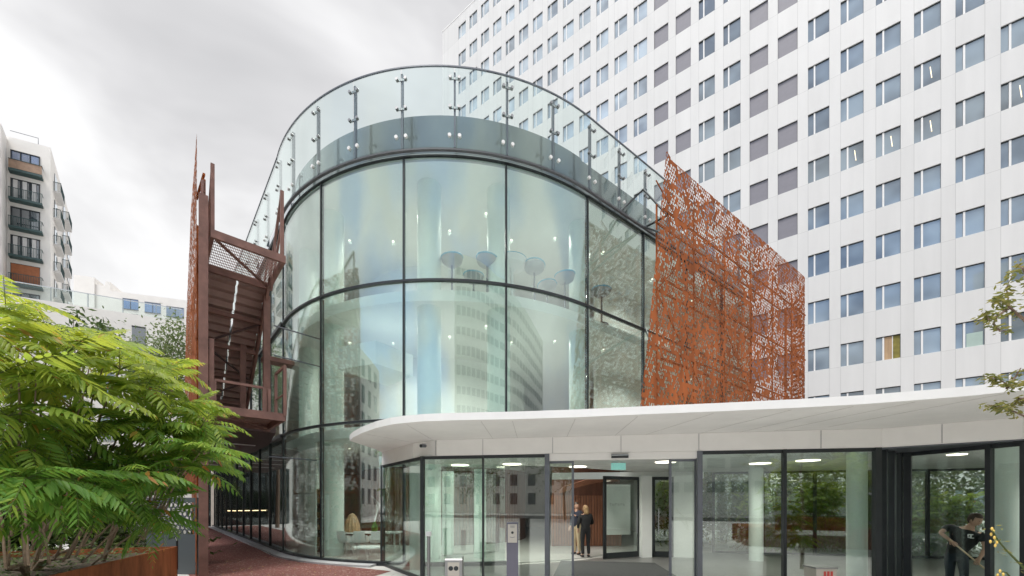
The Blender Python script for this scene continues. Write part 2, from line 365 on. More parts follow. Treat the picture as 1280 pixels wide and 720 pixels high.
# ------------------------------------------------------------------ white office tower
TP = Vector((25.83, 25.7, 0)); TD = Vector((-.808, .589, 0)).normalized()
BAY, FL = 1.824, 3.4; SILL0 = 11.22; WW, WH = .66*BAY, 1.59
tower = thing('office_tower', 'tall white panelled office tower with a grid of small square windows', 'tower', TP, math.atan2(-TD.y, -TD.x))
panelmat('tower_cladding', (.645, .642, .635), BAY, FL, offx=0, offz=SILL0-FL*4, xs=(0, .66), zs=(0,), lw=.022, dark=.74)
mat('tower_roof', (.4, .4, .4), .8)
K0, K1, N0, N1 = -14, 23, -3, 14
TOPZ, XR, XL, DEEP = 61.7, 18*BAY, -23.55*BAY, 16.0
REV = .16
wb = MB()
def wq(x0, x1, z0, z1):
    if x1-x0 > 1e-4 and z1-z0 > 1e-4: wb.quad((x0, 0, z0), (x1, 0, z0), (x1, 0, z1), (x0, 0, z1))
xs = []                                    # window left edges, local x (bay k lies at x = -k*BAY)
for k in range(K1-1, K0-1, -1): xs.append(-k*BAY)
zs = [SILL0+FL*n for n in range(N0, N1+1)]
prev = 0.0
for z in zs:
    wq(XL, XR, prev, z)                    # spandrel band
    px_ = XL
    for x in xs:
        wq(px_, x, z, z+WH); px_ = x+WW
        for a, b in (((x, z), (x+WW, z)), ((x+WW, z), (x+WW, z+WH)), ((x+WW, z+WH), (x, z+WH)), ((x, z+WH), (x, z))):
            wb.quad((a[0], 0, a[1]), (a[0], REV, a[1]), (b[0], REV, b[1]), (b[0], 0, b[1]))
    wq(px_, XR, z, z+WH); prev = z+WH
wq(XL, XR, prev, TOPZ)
wb.quad((XL, DEEP, 0), (XL, 0, 0), (XL, 0, TOPZ), (XL, DEEP, TOPZ)); wb.quad((XR, 0, 0), (XR, DEEP, 0), (XR, DEEP, TOPZ), (XR, 0, TOPZ))
wb.quad((XR, DEEP, 0), (XL, DEEP, 0), (XL, DEEP, TOPZ), (XR, DEEP, TOPZ))
wb.build('wall', 'tower_cladding', tower, world=False)
MB().quad((XL, 0, TOPZ-.02), (XR, 0, TOPZ-.02), (XR, DEEP, TOPZ-.02), (XL, DEEP, TOPZ-.02)).build('roof', 'tower_roof', tower, world=False)
cp = MB(); cp.box(XL-.03, XR, -.03, .25, TOPZ, TOPZ+.12); cp.build('coping', 'white_metal', tower, world=False)
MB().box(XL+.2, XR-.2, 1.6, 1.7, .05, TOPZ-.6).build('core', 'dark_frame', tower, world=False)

def winglass(name, c, f0=.35):
    m, t, p, o = new_mat(name)
    p.inputs['Base Color'].default_value = tuple(c)+(1,); p.inputs['Roughness'].default_value = .06
    gl = nn(t, 'ShaderNodeBsdfGlossy'); gl.inputs['Roughness'].default_value = .02; gl.inputs['Color'].default_value = (.88, .94, 1, 1)
    ms = nn(t, 'ShaderNodeMixShader'); lw = nn(t, 'ShaderNodeLayerWeight'); lw.inputs['Blend'].default_value = .5
    mr = nn(t, 'ShaderNodeMapRange'); mr.inputs['To Min'].default_value = f0; mr.inputs['To Max'].default_value = .9
    lk(t, _math(t, 'POWER', lw.outputs['Facing'], 4.0), mr.inputs['Value'])
    # a slow change from floor to floor: blinds and rooms behind the glass
    tcn = nn(t, 'ShaderNodeTexCoord'); n = nn(t, 'ShaderNodeTexNoise'); n.inputs['Scale'].default_value = .35; lk(t, tcn.outputs['Object'], n.inputs['Vector'])
    r = nn(t, 'ShaderNodeValToRGB'); a, b = r.color_ramp.elements; a.position = .35; b.position = .65
    a.color = tuple(x*.5 for x in c)+(1,); b.color = tuple(x*1.5 for x in c)+(1,)
    oi = nn(t, 'ShaderNodeObjectInfo'); 
    add = nn(t, 'ShaderNodeVectorMath', operation='ADD'); lk(t, tcn.outputs['Object'], add.inputs[0]); lk(t, oi.outputs['Location'], add.inputs[1]); lk(t, add.outputs[0], n.inputs['Vector'])
    lk(t, n.outputs['Fac'], r.inputs['Fac']); lk(t, r.outputs['Color'], p.inputs['Base Color'])
    lk(t, mr.outputs[0], ms.inputs[0]); lk(t, p.outputs[0], ms.inputs[1]); lk(t, gl.outputs[0], ms.inputs[2]); lk(t, ms.outputs[0], o.inputs['Surface'])
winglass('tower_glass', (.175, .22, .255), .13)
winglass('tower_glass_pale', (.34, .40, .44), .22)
winglass('dark_window', (.035, .045, .055), .22)
winglass('blue_window', (.05, .09, .20), .3)
mat('blind_grey', (.20, .195, .225), .5, var=.05)
mat('blind_olive', (.20, .17, .03), .6, var=.3)
mat('window_sheet', (.36, .46, .42), .7, var=.05)
mat('strip_light', (1, .9, .7), .5, emit=(1, .75, .42), es=.75)
FW = .05
def tower_window(mb, x, z, kind, y=REV):
    """one window: thin dark head, white mullion, small casement left and large pane right"""
    fx = x+WW*.31; g = 1
    if kind == 'blind':
        mb.box(x+.01, x+WW-.01, y-.07, y-.02, z+.02, z+WH-.05, 2)
    else:
        mb.box(fx-.045, fx+.045, y-.11, y-.02, z+.015, z+WH-.05, 0)
        mb.quad((x, y-.04, z), (fx, y-.04, z), (fx, y-.04, z+WH), (x, y-.04, z+WH), 1); mb.quad((fx, y-.05, z), (x+WW, y-.05, z), (x+WW, y-.05, z+WH), (fx, y-.05, z+WH), 1)
    mb.box(x, x+WW, y-.10, y-.01, z+WH-.05, z+WH-.005, 3)
    mb.box(x, x+WW, y-.13, y-.055, z, z+.03, 0)
def tw(kind, gm='tower_glass'):
    b = MB(); tower_window(b, 0, 0, kind, 0); o = b.build('window', ['white_metal', gm, 'blind_grey', 'dark_frame'], tower, world=False); return o
protos = {}
cells = []
for ik, x in enumerate(xs):
    k = K1-1-ik
    for z in zs:
        P = TP-TD*x; dz = P.y
        ix = CX+F*P.x/dz; iy = HY-F*(z+.8-EYE)/dz
        vis = -40 < ix < 1320 and -30 < iy < 500 and not (ix < 800 and iy > 260) and not (800 < ix < 1000 and iy > 190+(ix-833)*.97)
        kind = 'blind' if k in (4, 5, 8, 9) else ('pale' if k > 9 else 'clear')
        cells.append((not vis, dz, x, z, kind, k))
cells.sort(key=lambda c: (c[0], c[1]))
rest = {'a': MB(), 'b': MB()}
litset = {(0, 4), (1, 4), (2, 4), (0, 8), (0, 5), (-2, 4), (-2, 7)}
for i, (nv, dz, x, z, kind, k) in enumerate(cells):
    if i < 98:
        if kind not in protos:
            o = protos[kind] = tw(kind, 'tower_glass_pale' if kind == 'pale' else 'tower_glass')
        else:
            o = protos[kind].copy(); col.objects.link(o)
        o.location = (x, REV, z)
        n = round((z-SILL0)/FL)
        if (k, n) == (1, 0):
            o['label'] = 'window with olive and orange curtains drawn inside'
            b = MB(); fx = WW*.31+.05
            b.quad((fx, -.057, .03), (fx+.38, -.057, .03), (fx+.38, -.057, WH-.05), (fx, -.057, WH-.05), 0)
            b.box(fx+.38, fx+.42, -.075, -.057, .03, WH-.05, 1)
            b.quad((fx+.42, -.057, .03), (WW-.02, -.057, .03), (WW-.02, -.057, WH-.05), (fx+.42, -.057, WH-.05), 2)
            q = b.build('curtain', ['wood_light', 'white_metal', 'blind_olive'], o, world=False)
        if (k, n) == (-1, 0):
            o['label'] = 'window with a pale green sheet over the lower part of its large pane'
            MB().box(WW*.31+.1, WW-.06, -.062, -.053, .03, WH*.55).build('window_sheet', 'window_sheet', o, world=False)
        if (k, n) in litset:
            MB().beam((WW*.62, -.057, WH*.74), (WW*.68, -.057, WH*.28), .035, .006, up=(0, 1, 0)).build('ceiling_light', 'strip_light', o, world=False)
    else:
        tower_window(rest['b' if kind == 'pale' else 'a'], x, z, kind)
q = rest['a'].build('windows', ['white_metal', 'tower_glass', 'blind_grey', 'dark_frame'], tower, world=False); q['kind'] = 'stuff'
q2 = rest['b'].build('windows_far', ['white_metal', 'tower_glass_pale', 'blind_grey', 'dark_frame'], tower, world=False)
# keep one mass of the far windows only
import bmesh
bm = bmesh.new(); bm.from_mesh(q.data); nmat = len(q.data.materials)
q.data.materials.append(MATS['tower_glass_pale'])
b2 = bmesh.new(); b2.from_mesh(q2.data)
for f in b2.faces:
    if f.material_index == 1: f.material_index = nmat
tmp = bpy.data.meshes.new('tmp'); b2.to_mesh(tmp); bm.from_mesh(tmp); bm.to_mesh(q.data); bm.free(); b2.free()
bpy.data.objects.remove(q2); bpy.data.meshes.remove(tmp)

# ------------------------------------------------------------------ glass drum building
C = (-2.16, 19.08); RD = 7.71
TH = [-141, -119, -97, -75, -53.3]
WD = Vector((.804, .595, 0)).normalized(); WN = Vector((.595, -.804, 0)).normalized()    # right wing: along, outward
def pc(r, th): return Vector((C[0]+r*math.cos(R(th)), C[1]+r*math.sin(R(th)), 0))
Z1, Z2, Z3 = 4.19, 8.15, 11.69
drum = thing('glass_building', 'round three storey glass building with pale floors inside and a clear roof balustrade', 'building', (C[0], C[1], 0))
PL = pc(RD, TH[0]); PLe = PL+A2*21; PR = pc(RD, TH[-1]); WLEN = 2.93*4; PRe = PR+WD*WLEN
def outline(r, inset=0):
    a = [pc(r, TH[0]+(TH[-1]-TH[0])*i/40) for i in range(41)]
    return a+[PRe-WN*inset-WD*inset, PRe-WD*inset+A2*12, PLe+B2*inset]
MB().prism(outline(RD-.45, .45), Z1-.36, Z1-.04, 0, mtop=1, mbot=2).build('floor_slab', ['slab_edge', 'interior_floor', 'ceiling'], drum)
MB().prism(outline(RD-.45, .45), Z2-.36, Z2-.04, 0, mtop=1, mbot=2).build('floor_slab', ['slab_edge', 'interior_floor', 'ceiling'], drum)
MB().prism(outline(RD-.08, .1), Z3-.1, Z3+.13, 0, mtop=1, mbot=2).build('roof', ['parapet', 'tower_roof', 'ceiling'], drum)
MB().prism(outline(RD-.2, .2), .006, .03).build('floor', 'interior_floor', drum)
# parapet behind the balustrade
pp = MB(); pp.arc(C, RD-.48, RD-.30, TH[0], TH[-1], Z3+.13, 13.12, 48)
pp.wallbox(PR-WN*.35, PRe-WN*.35, .16, Z3+.13, 13.12); pp.wallbox(PLe+B2*.35, PL+B2*.35, .16, Z3+.13, 13.12)
winglass('parapet_sheet', (.15, .165, .155), .07); pp.build('parapet', 'parapet_sheet', drum, smooth=True)
mat('ring_grey', (.10, .10, .11), .5)
tr = MB(); tr.arc(C, RD-.12, RD+.05, TH[0], -75, .0, .12, 60); tr.build('transom', 'dark_frame', drum)
for z in (Z1, Z2):
    tr = MB(); tr.arc(C, RD-.07, RD+.04, TH[0], TH[-1], z-.032, z+.032, 60); tr.build('transom', 'dark_frame', drum)
tr = MB(); tr.arc(C, RD-.05, RD+.02, TH[0], TH[-1], Z3-.02, Z3+.02, 60); tr.build('transom', 'dark_frame', drum)
tr = MB(); tr.arc(C, RD+.07, RD+.15, TH[0], TH[-1], Z3+.05, Z3+.10, 60, 0); tr.build('transom', 'ring_grey', drum)
for i, th in enumerate(TH):
    c0 = pc(RD-.03, th)
    for za, zb in ((.12, Z1-.05), (Z1+.05, Z2-.05), (Z2+.05, Z3-.045)):
        if za < 1 and i > 2: continue
        d = Vector((math.cos(R(th)), math.sin(R(th)), 0)); s = Vector((-d.y, d.x, 0))
        b = MB(); b.hexa([c0+d*a+s*q+Vector((0, 0, z)) for z in (za, zb) for a, q in ((-.07, -.024), (.045, -.024), (.045, .024), (-.07, .024))]); b.build('mullion', 'dark_frame', drum)
for i in range(len(TH)-1):
    for za, zb, lev in ((.12, Z1-.05, 0), (Z1+.05, Z2-.05, 1), (Z2+.05, Z3-.045, 2)):
        if lev == 0 and i == 3: continue                      # inside the entrance pavilion: doors stand there
        b = MB(); b.arc(C, RD-.045, RD-.015, TH[i]+.28, TH[i+1]-.28, za, zb, 12); b.build('glass_panel', 'glass_drum', drum, smooth=True)
# straight wing to the left, three storeys
L = 20.0
for za, zb, lev in ((.12, Z1-.05, 0), (Z1+.05, Z2-.05, 1), (Z2+.05, Z3-.045, 2)):
    n = 10
    for i in range(n):
        a = PL+A2*(L*i/n+.05); b_ = PL+A2*(L*(i+1)/n-.05)
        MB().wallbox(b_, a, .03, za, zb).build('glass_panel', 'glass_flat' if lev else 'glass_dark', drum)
for i in range(1, 11):
    a = PL+A2*(L*i/10); MB().beam(a+Vector((0, 0, .06)), a+Vector((0, 0, Z3)), .045, .09, up=B2).build('mullion', 'dark_frame', drum)
for z in (.06, Z1, Z2, Z3-.02):
    MB().beam(PL+Vector((0, 0, z))-B2*.03, PLe+Vector((0, 0, z))-B2*.03, .1, .12).build('transom', 'dark_frame', drum)
# right flank and back: pale solid walls
mat('flank_wall', (.55, .50, .45), .7, var=.08)
MB().wallbox(PRe, PRe+A2*12, .2, 0, Z3-.1).build('wall', 'flank_wall', drum)
MB().wallbox(PRe+A2*12, PLe, .2, 0, Z3-.1).build('wall', 'flank_wall', drum)
for i in range(4):
    a, b_ = PR+WD*(2.93*i+.03), PR+WD*(2.93*(i+1)-.03)
    for za, zb, lev in ((.12, Z1-.05, 0), (Z1+.05, Z2-.05, 1), (Z2+.05, Z3-.045, 2)):
        if lev == 0 and i < 2: continue
        MB().wallbox(a, b_, .03, za, zb).build('glass_panel', 'glass_flat', drum)
    for za, zb in ((.12, Z1-.05), (Z1+.05, Z2-.05), (Z2+.05, Z3-.045)):
        if za < 1 and i < 2: continue
        c0 = PR+WD*2.93*(i+1); MB().beam(c0-WN*.015+Vector((0, 0, za)), c0-WN*.015+Vector((0, 0, zb)), .048, .115, up=WN).build('mullion', 'dark_frame', drum)
for z, hh in ((Z1, .064), (Z2, .064), (Z3, .04)): MB().beam(PR-WN*.015+Vector((0, 0, z)), PRe-WN*.015+Vector((0, 0, z)), .11, hh).build('transom', 'dark_frame', drum)
MB().beam(PR+WN*.11+Vector((0, 0, Z3+.075)), PRe+WN*.11+Vector((0, 0, Z3+.075)), .08, .05).build('transom', 'ring_grey', drum)
for za, zb in ((Z1-.04, Z2-.36), (Z2-.04, Z3-.1)): MB().wallbox(PRe-WN*3.2, PR-WN*3.2+WD*4, -.15, za, zb).build('core_wall', 'interior_white', drum)
# columns and core
def th_at(px, r):
    k = (px-CX)/F; return min((abs((C[0]+r*math.cos(R(q/5)))/(C[1]+r*math.sin(R(q/5)))-k), q/5) for q in range(-750, -200))[1]
for cpx in (371, 416, 537, 623, 724):
    th = th_at(cpx, RD-1.0)
    for za, zb in ((.03, Z1-.36), (Z1-.04, Z2-.36), (Z2-.04, Z3-.1)):
        if cpx > 600 and za < 1: continue
        c0 = pc(RD-1.0, th); MB().cyl(c0, .36, za, zb, 28).build('column', 'column', drum, smooth=True)
cc = Vector((C[0]-1.2, C[1]+1.4, 0))
for za, zb in ((Z1-.04, Z2-.36), (Z2-.04, Z3-.1)):
    MB().cyl(cc, 4.0, za, zb, 48).build('core_wall', 'interior_white', drum, smooth=True)
sl = MB()
for i in range(120):
    a = -180+i*2.0; c0 = cc+Vector((math.cos(R(a)), math.sin(R(a)), 0))*4.0; d = (c0-cc).normalized(); s_ = Vector((-d.y, d.x, 0))
    sl.hexa([c0+d*u+s_*v+Vector((0, 0, z)) for z in (.03, Z1-.9) for u, v in ((-.05, -.045), (.05, -.045), (.05, .045), (-.05, .045))], 0)
sl.cyl(cc, 3.9, .03, Z1-.9, 48, 1); sl.cyl(cc, 4.02, Z1-.895, Z1-.36, 48, 2)
sl.build('slatted_wall', ['wood_dark', 'brown_steel_dark', 'interior_white'], drum)
# a curtain wall of white blinds inside the leftmost ground bay, a landing inside the middle floor
MB().arc(C, RD-.5, RD-.46, -140, -127, .04, Z1-.37, 8).build('blind', 'interior_white', drum)
b = MB(); b.prism([pc(RD-.5, -118), pc(RD-.5, -106), pc(RD-1.9, -101.5), pc(RD-2.6, -118)], 6.05, 6.75, 0, mbot=1); b.build('landing', ['slab_edge', 'column'], drum)
# downlights
def lamp_at(p, z, watt, parent, colr=(1, .96, .88)):
    ld = bpy.data.lights.new('downlight_lamp', 'SPOT'); ld.energy = watt; ld.color = colr; ld.shadow_soft_size = .06; ld.spot_size = R(150); ld.spot_blend = .6
    lo = bpy.data.objects.new('downlight_lamp', ld); col.objects.link(lo); lo.parent = parent; lo.location = Vector((p[0], p[1], z))-WL[parent]
for z in (Z1-.37, Z2-.37, Z3-.11):
    for k in range(7):
        c0 = pc(RD-2.0-(k % 2)*1.0, -133+k*14); MB().cyl(c0, .038, z, z+.008, 12).build('downlight', 'lamp', drum); lamp_at(c0, z-.03, 65, drum)
for z in (Z2-.37, Z3-.11):  # lamps added in the right wing to brighten it behind the screen
    for k in range(3):
        c0 = PR+WD*(2.5+3.2*k)-WN*1.5; MB().cyl(c0, .038, z, z+.008, 12).build('downlight', 'lamp', drum); lamp_at(c0, z-.03, 90, drum)
# roof balustrade: glass sheets, posts, clamps
ang = []
for i in range(len(TH)-1): ang += [TH[i], (TH[i]+TH[i+1])/2]
ang.append(TH[-1])
ZR0, ZR1 = Z3+.10, 14.04
rl = MB(); rl.arc(C, RD+.145, RD+.185, TH[0], TH[-1], ZR1, ZR1+.035, 60); rl.beam(PL-B2*.16+Vector((0, 0, ZR1+.017)), PLe-B2*.16+Vector((0, 0, ZR1+.017)), .04, .035); rl.build('top_rail', 'grey_frame', drum)
for i in range(len(ang)-1):
    b = MB(); b.arc(C, RD+.155, RD+.175, ang[i]+.12, ang[i+1]-.12, ZR0, ZR1, 6); b.build('balustrade_panel', 'glass_rail', drum, smooth=True)
def rail_post(p, d):
    s = Vector((-d.y, d.x, 0))
    po = MB(); c0 = p-d*.02
    po.hexa([c0+d*a+s*q+Vector((0, 0, z)) for z in (Z3+.145, ZR1-.1) for a, q in ((.05, -.026), (.14, -.026), (.14, .026), (.05, .026))])
    o = po.build('balustrade_post', 'grey_frame', drum)
    for z in (ZR1-.30, ZR1-1.12):
        b = MB(); b.beam(p+d*.14-s*.115+Vector((0, 0, z)), p+d*.14+s*.115+Vector((0, 0, z)), .028, .06)
        for q in (-.125, .125): b.tube([p+d*.13+s*q+Vector((0, 0, z)), p+d*.21+s*q+Vector((0, 0, z))], .042, 10)
        b.build('clamp', 'steel_brushed', o)
    for q in (-.14, .14):
        b = MB(); b.tube([p+d*.145+s*q+Vector((0, 0, Z3+.42)), p+d*.21+s*q+Vector((0, 0, Z3+.42))], .05, 12); b.build('bolt', 'white_metal', o)
for th in ang: rail_post(pc(RD+.0, th), Vector((math.cos(R(th)), math.sin(R(th)), 0)))
rl = MB(); rl.beam(PR+WN*.165+Vector((0, 0, ZR1+.017)), PRe+WN*.165+Vector((0, 0, ZR1+.017)), .04, .035); rl.build('top_rail', 'grey_frame', drum)
for i in range(1, 9):
    a = PR+WD*(1.465*(i-1)+.03)+WN*.155; b_ = PR+WD*(1.465*i-.03)+WN*.155
    MB().wallbox(a, b_, .02, ZR0, ZR1).build('balustrade_panel', 'glass_rail', drum)
    rail_post(PR+WD*(1.465*i), WN)
for i in range(1, 10):
    a = PL+A2*(2.0*(i-1)+.08)-B2*.165; b_ = PL+A2*(2.0*i-.03)-B2*.165
    MB().wallbox(b_, a, .02, ZR0, ZR1).build('balustrade_panel', 'glass_rail', drum)
    rail_post(PL+A2*(2.0*i), -B2)
# dark canopy over the passage between the left screen and the wing
MB().prism([PL+A2*1.6-B2*.12, PL+A2*19-B2*.12, PL+A2*19-B2*3.0, PL-A2*1.6-B2*2.6, PL-A2*1.6-B2*.55], 4.02, 4.2).build('passage_canopy', 'brown_steel_dark', drum)
for k in range(5):
    a = PL+A2*(2+k*2.8)-B2*.5; MB().beam(a+Vector((0, 0, 4.0)), a-B2*1.9+Vector((0, 0, 4.0)), .12, .03).build('canopy_light', 'white_metal', drum)

# ------------------------------------------------------------------ perforated weathering-steel screens
def poly_sheet(mb, pts, th, m=0):         # local x/z outline, thickness th along y
    n = len(mb.v); k = len(pts)
    mb.v += [(x, 0, z) for x, z in pts]+[(x, th, z) for x, z in pts]
    mb.face([n+i for i in range(k)], m); mb.face([n+k+i for i in reversed(range(k))], m)
    return mb
# right screen: from the pointed near edge away to the right
SA = Vector((4.83, 12.5, 0)); SE = Vector((14.78, 19.86, 0)); SD = (SE-SA).normalized(); SLN = (SE-SA).length; STOP = 12.78
scr = thing('perforated_screen', 'broad rust orange perforated steel screen rising to a point right of the glass building', 'screen', SA, math.atan2(SD.y, SD.x))
RC = .75
outl = [(-1.62, 3.75), (SLN-RC, 3.75), (SLN-RC, STOP)] + [(0.35, STOP-.12), (.0, STOP+.05), (-.42, STOP-2.6), (-.95, STOP-6.0), (-1.35, STOP-8.15)]
b = MB(); poly_sheet(b, outl, .006); b.build('sheet', 'corten_perf', scr, world=False)
# rounded end turning back
b = MB(); n = 8; pts = []
for i in range(n+1): a = R(-90+90*i/n); pts.append((SLN-RC+RC*math.cos(a), RC+RC*math.sin(a)))
def topz(i): return STOP-(.85*(1-math.cos(R(90*min(i, n)/n))))
for i in range(len(pts)-1):
    (xa, ya), (xb, yb) = pts[i], pts[i+1]
    b.quad((xa, ya, 3.75), (xb, yb, 3.75), (xb, yb, topz(i+1)), (xa, ya, topz(i)))
b.build('corner_sheet', 'corten_perf', scr, world=False, smooth=True)
b = MB(); poly_sheet(b, [(0, 3.75), (6.6, 3.75), (6.6, STOP-.85), (0, STOP-.85)], .006); pass
# edge strip along the vertical end, supporting lattice behind the sheet
b = MB(); b.tube([(SLN+.01, RC+.3, 3.75), (SLN+.01, RC+.3, STOP-.9)], .06, 8); b.build('edge_post', 'corten', scr, world=False)
fr = MB(); YB = .55
cols = [0.3+i*(SLN-1.0)/5 for i in range(6)]
for z in (4.4, 6.6, 8.8, 11.0): fr.beam((.25, YB, z), (SLN-.3, YB, z), .05, .05); fr.beam((-.1 if z > 8 else -.8, .06, z), (SLN-.4, .06, z), .05, .05)
for i, x in enumerate(cols): fr.beam((x, YB, 3.75), (x, YB, 12.2 if i else 11.6), .045, .045, up=(0, 1, 0))
fr.build('support_frame', 'corten', scr, world=False)
br = MB()
for i in range(5):
    for j, (za, zb) in enumerate(((4.4, 6.6), (6.6, 8.8), (8.8, 11.0), (11.0, 12.4))):
        xa, xb = cols[i], cols[i+1]
        if (i+j) % 2: xa, xb = xb, xa
        br.beam((xa, YB, za), (xb, YB+.02, zb), .03, .03)
        if j < 3: br.beam(((xa+xb)/2, .08, (za+zb)/2), ((xa+xb)/2, YB, (za+zb)/2), .05, .05)
br.build('brace', 'corten', scr, world=False)
# second layer and side of the terrace behind: a plain inner sheet standing lower
# struts to the drum
Li = Matrix.Rotation(-math.atan2(SD.y, SD.x), 3, 'Z')
def loc_s(p): return Li @ (Vector(p)-SA)
Mz = PR+WD*2.93+WN*.1
for zc, (tx, tz) in ((Z3+.15, (.15, 9.9)), (Z3+.15, (-.2, 9.2)), (Z2, (-.7, 6.6))):
    MB().tube([loc_s((Mz.x, Mz.y, zc)), (tx, .06, tz+1.0 if zc > 10 else tz)], .035, 8).build('strut', 'dark_frame', scr, world=False)
p1 = PR+WD*1.5+WN*.1; MB().tube([loc_s((p1.x, p1.y, Z3+.1)), loc_s((Mz.x-.2, Mz.y-.35, Z3+1.25)), (.15, .06, 10.9)], .035, 8).build('strut', 'dark_frame', scr, world=False)

# left screen: seen nearly edge-on in front of the stair
FA = Vector((-7.64, 9.7, 0)); FD = Vector((-.656, .755, 0)).normalized()
fin = thing('perforated_screen', 'tall narrow rust orange spike shaped screen seen nearly edge on beside the outdoor stair', 'screen', FA, math.atan2(FD.y, FD.x))
b = MB(); poly_sheet(b, [(0, 0), (8.5, .2), (7.9, 5.8), (6.2, 8.4), (2.77, 10.5), (1.2, 10.62), (0.0, 10.8)], .006); b.build('sheet', 'corten_perf_dense', fin, world=False)
fr = MB()
for z in (2.2, 4.4, 6.6): fr.beam((.05, -.14, z), (7.5, -.14, z), .08, .08)
fr.beam((.05, -.14, 8.6), (5.9, -.14, 8.6), .08, .08); fr.beam((.05, -.14, 9.9), (1.2, -.05, 9.9), .05, .05)
for x, h in ((.12, 9.8), (2.5, 9.9), (5, 8.8), (7.3, 6.0)): fr.beam((x, -.14, 0), (x, -.14, h), .07, .07, up=(0, 1, 0))
fr.build('support_frame', 'corten', fin, world=False)

# ------------------------------------------------------------------ outdoor stair of brown steel
mat('grating', (.30, .19, .165), .6)
S0 = Vector((-7.40, 9.85, 0)); SW = 1.62
stair = thing('outdoor_stair', 'brown steel outdoor staircase climbing between the edge-on screen and the glass building', 'staircase', S0)
def sp(u, v, z): p = S0+B2*u+A2*v; return Vector((p.x, p.y, z))
LT, RUN = 1.85, 5.2
Z1L, Z2L = 4.24, 8.55
def posts(z0, z1, pts):
    for u, v in pts: MB().beam(sp(u, v, z0), sp(u, v, z1), .12, .12, up=B2).build('post', 'brown_steel', stair)
MB().beam(sp(-.16, -.02, 0), sp(-.16, -.02, 9.3), .11, .18, up=B2).build('post', 'brown_steel', stair)
MB().beam(sp(-.17, .12, 9.0), sp(-.16, .04, 9.7), .05, .07).build('post', 'brown_steel', stair)
MB().beam(sp(SW-.05, 2.1, Z1L-.2), sp(SW-.05, 2.1, Z2L-.3), .16, .18, up=B2).build('post', 'brown_steel', stair)
MB().beam(sp(SW-.45, 3.6, Z1L-.2), sp(SW-.45, 3.6, Z2L-1.5), .14, .16, up=B2).build('post', 'brown_steel', stair)
def landing(z, grating):
    f = MB(); T = .20
    f.beam(sp(-.02, 0, z-T/2), sp(SW, 0, z-T/2), .09, T); f.beam(sp(-.02, LT, z-T/2), sp(SW, LT, z-T/2), .08, T)
    f.beam(sp(.02, .05, z-T/2), sp(.02, LT-.05, z-T/2), .08, T-.01); f.beam(sp(SW-.04, .05, z-T/2), sp(SW-.04, LT-.05, z-T/2), .08, T-.01)
    f.beam(sp(.1, .1, z-.16), sp(SW-.1, LT-.1, z-.16), .06, .05)
    o = f.build('landing_frame', 'brown_steel', stair)
    g = MB()
    if grating:
        n = 40
        for i in range(n): u = .07+(SW-.15)*i/(n-1); g.beam(sp(u, .05, z-.02), sp(u, LT-.05, z-.02), .007, .03)
        for i in range(13): v = .06+(LT-.12)*i/12; g.beam(sp(.07, v, z-.015), sp(SW-.08, v, z-.015), .006, .018)
    else:
        g.hexa([sp(.06, .05, z-.03), sp(SW-.08, .05, z-.03), sp(SW-.08, LT-.05, z-.03), sp(.06, LT-.05, z-.03), sp(.06, .05, z-.01), sp(SW-.08, .05, z-.01), sp(SW-.08, LT-.05, z-.01), sp(.06, LT-.05, z-.01)])
    g.build('landing_floor', 'grating', stair)
landing(Z2L, True); landing(Z1L, False)
def flight(za, zb, dark):
    """rises towards the front: foot at the far end"""
    n = 24; V0, V1 = LT+RUN, LT
    for u in (.04, SW-.06):
        MB().beam(sp(u, V0, za-.12), sp(u, V1, zb-.12), .07, .34).build('stringer', 'brown_steel', stair)
    for i in range(n):
        f = (i+.5)/n; v = V0+(V1-V0)*f; z = za+(zb-za)*(i+1)/n
        dv = RUN/n
        tb = MB(); mid = SW/2
        for ua, ub in ((.08, mid-.028), (mid+.028, SW-.1)):
            tb.hexa([sp(ua, v+dv*.55, z-.035), sp(ub, v+dv*.55, z-.035), sp(ub, v-dv*.55, z-.035), sp(ua, v-dv*.55, z-.035),
                     sp(ua, v+dv*.55, z), sp(ub, v+dv*.55, z), sp(ub, v-dv*.55, z), sp(ua, v-dv*.55, z)])
            tb.hexa([sp(ua, v+dv*.5, z-(zb-za)/n-.01), sp(ub, v+dv*.5, z-(zb-za)/n-.01), sp(ub, v+dv*.5-.012, z-(zb-za)/n-.01), sp(ua, v+dv*.5-.012, z-(zb-za)/n-.01),
                     sp(ua, v+dv*.5, z-.035), sp(ub, v+dv*.5, z-.035), sp(ub, v+dv*.5-.012, z-.035), sp(ua, v+dv*.5-.012, z-.035)])
        tb.build('tread', 'grating', stair)
    for i in range(1, 6):
        f = i/6; v = V0+(V1-V0)*f; z = za+(zb-za)*f-.24
        MB().beam(sp(.06, v, z), sp(SW-.08, v, z), .09, .12).build('cross_beam', 'brown_steel', stair)
        f2 = (i-1)/6; v2 = V0+(V1-V0)*f2; z2 = za+(zb-za)*f2-.27
        ua, ub = (.08, SW-.1) if i % 2 else (SW-.1, .08)
        MB().beam(sp(ua, v2, z2), sp(ub, v, z-.03), .05, .05).build('brace', 'brown_steel_dark', stair)
    for u in (.0, SW-.02):                # sloping handrails
        MB().beam(sp(u, V0, za+.95), sp(u, V1, zb+.95), .05, .07).build('handrail', 'brown_steel', stair)
        for i in range(0, 7, 2):
            f = i/6; v = V0+(V1-V0)*f; z = za+(zb-za)*f
            MB().beam(sp(u, v, z-.1), sp(u, v, z+.95), .05, .05, up=B2).build('baluster', 'brown_steel', stair)
flight(Z1L, Z2L, False)
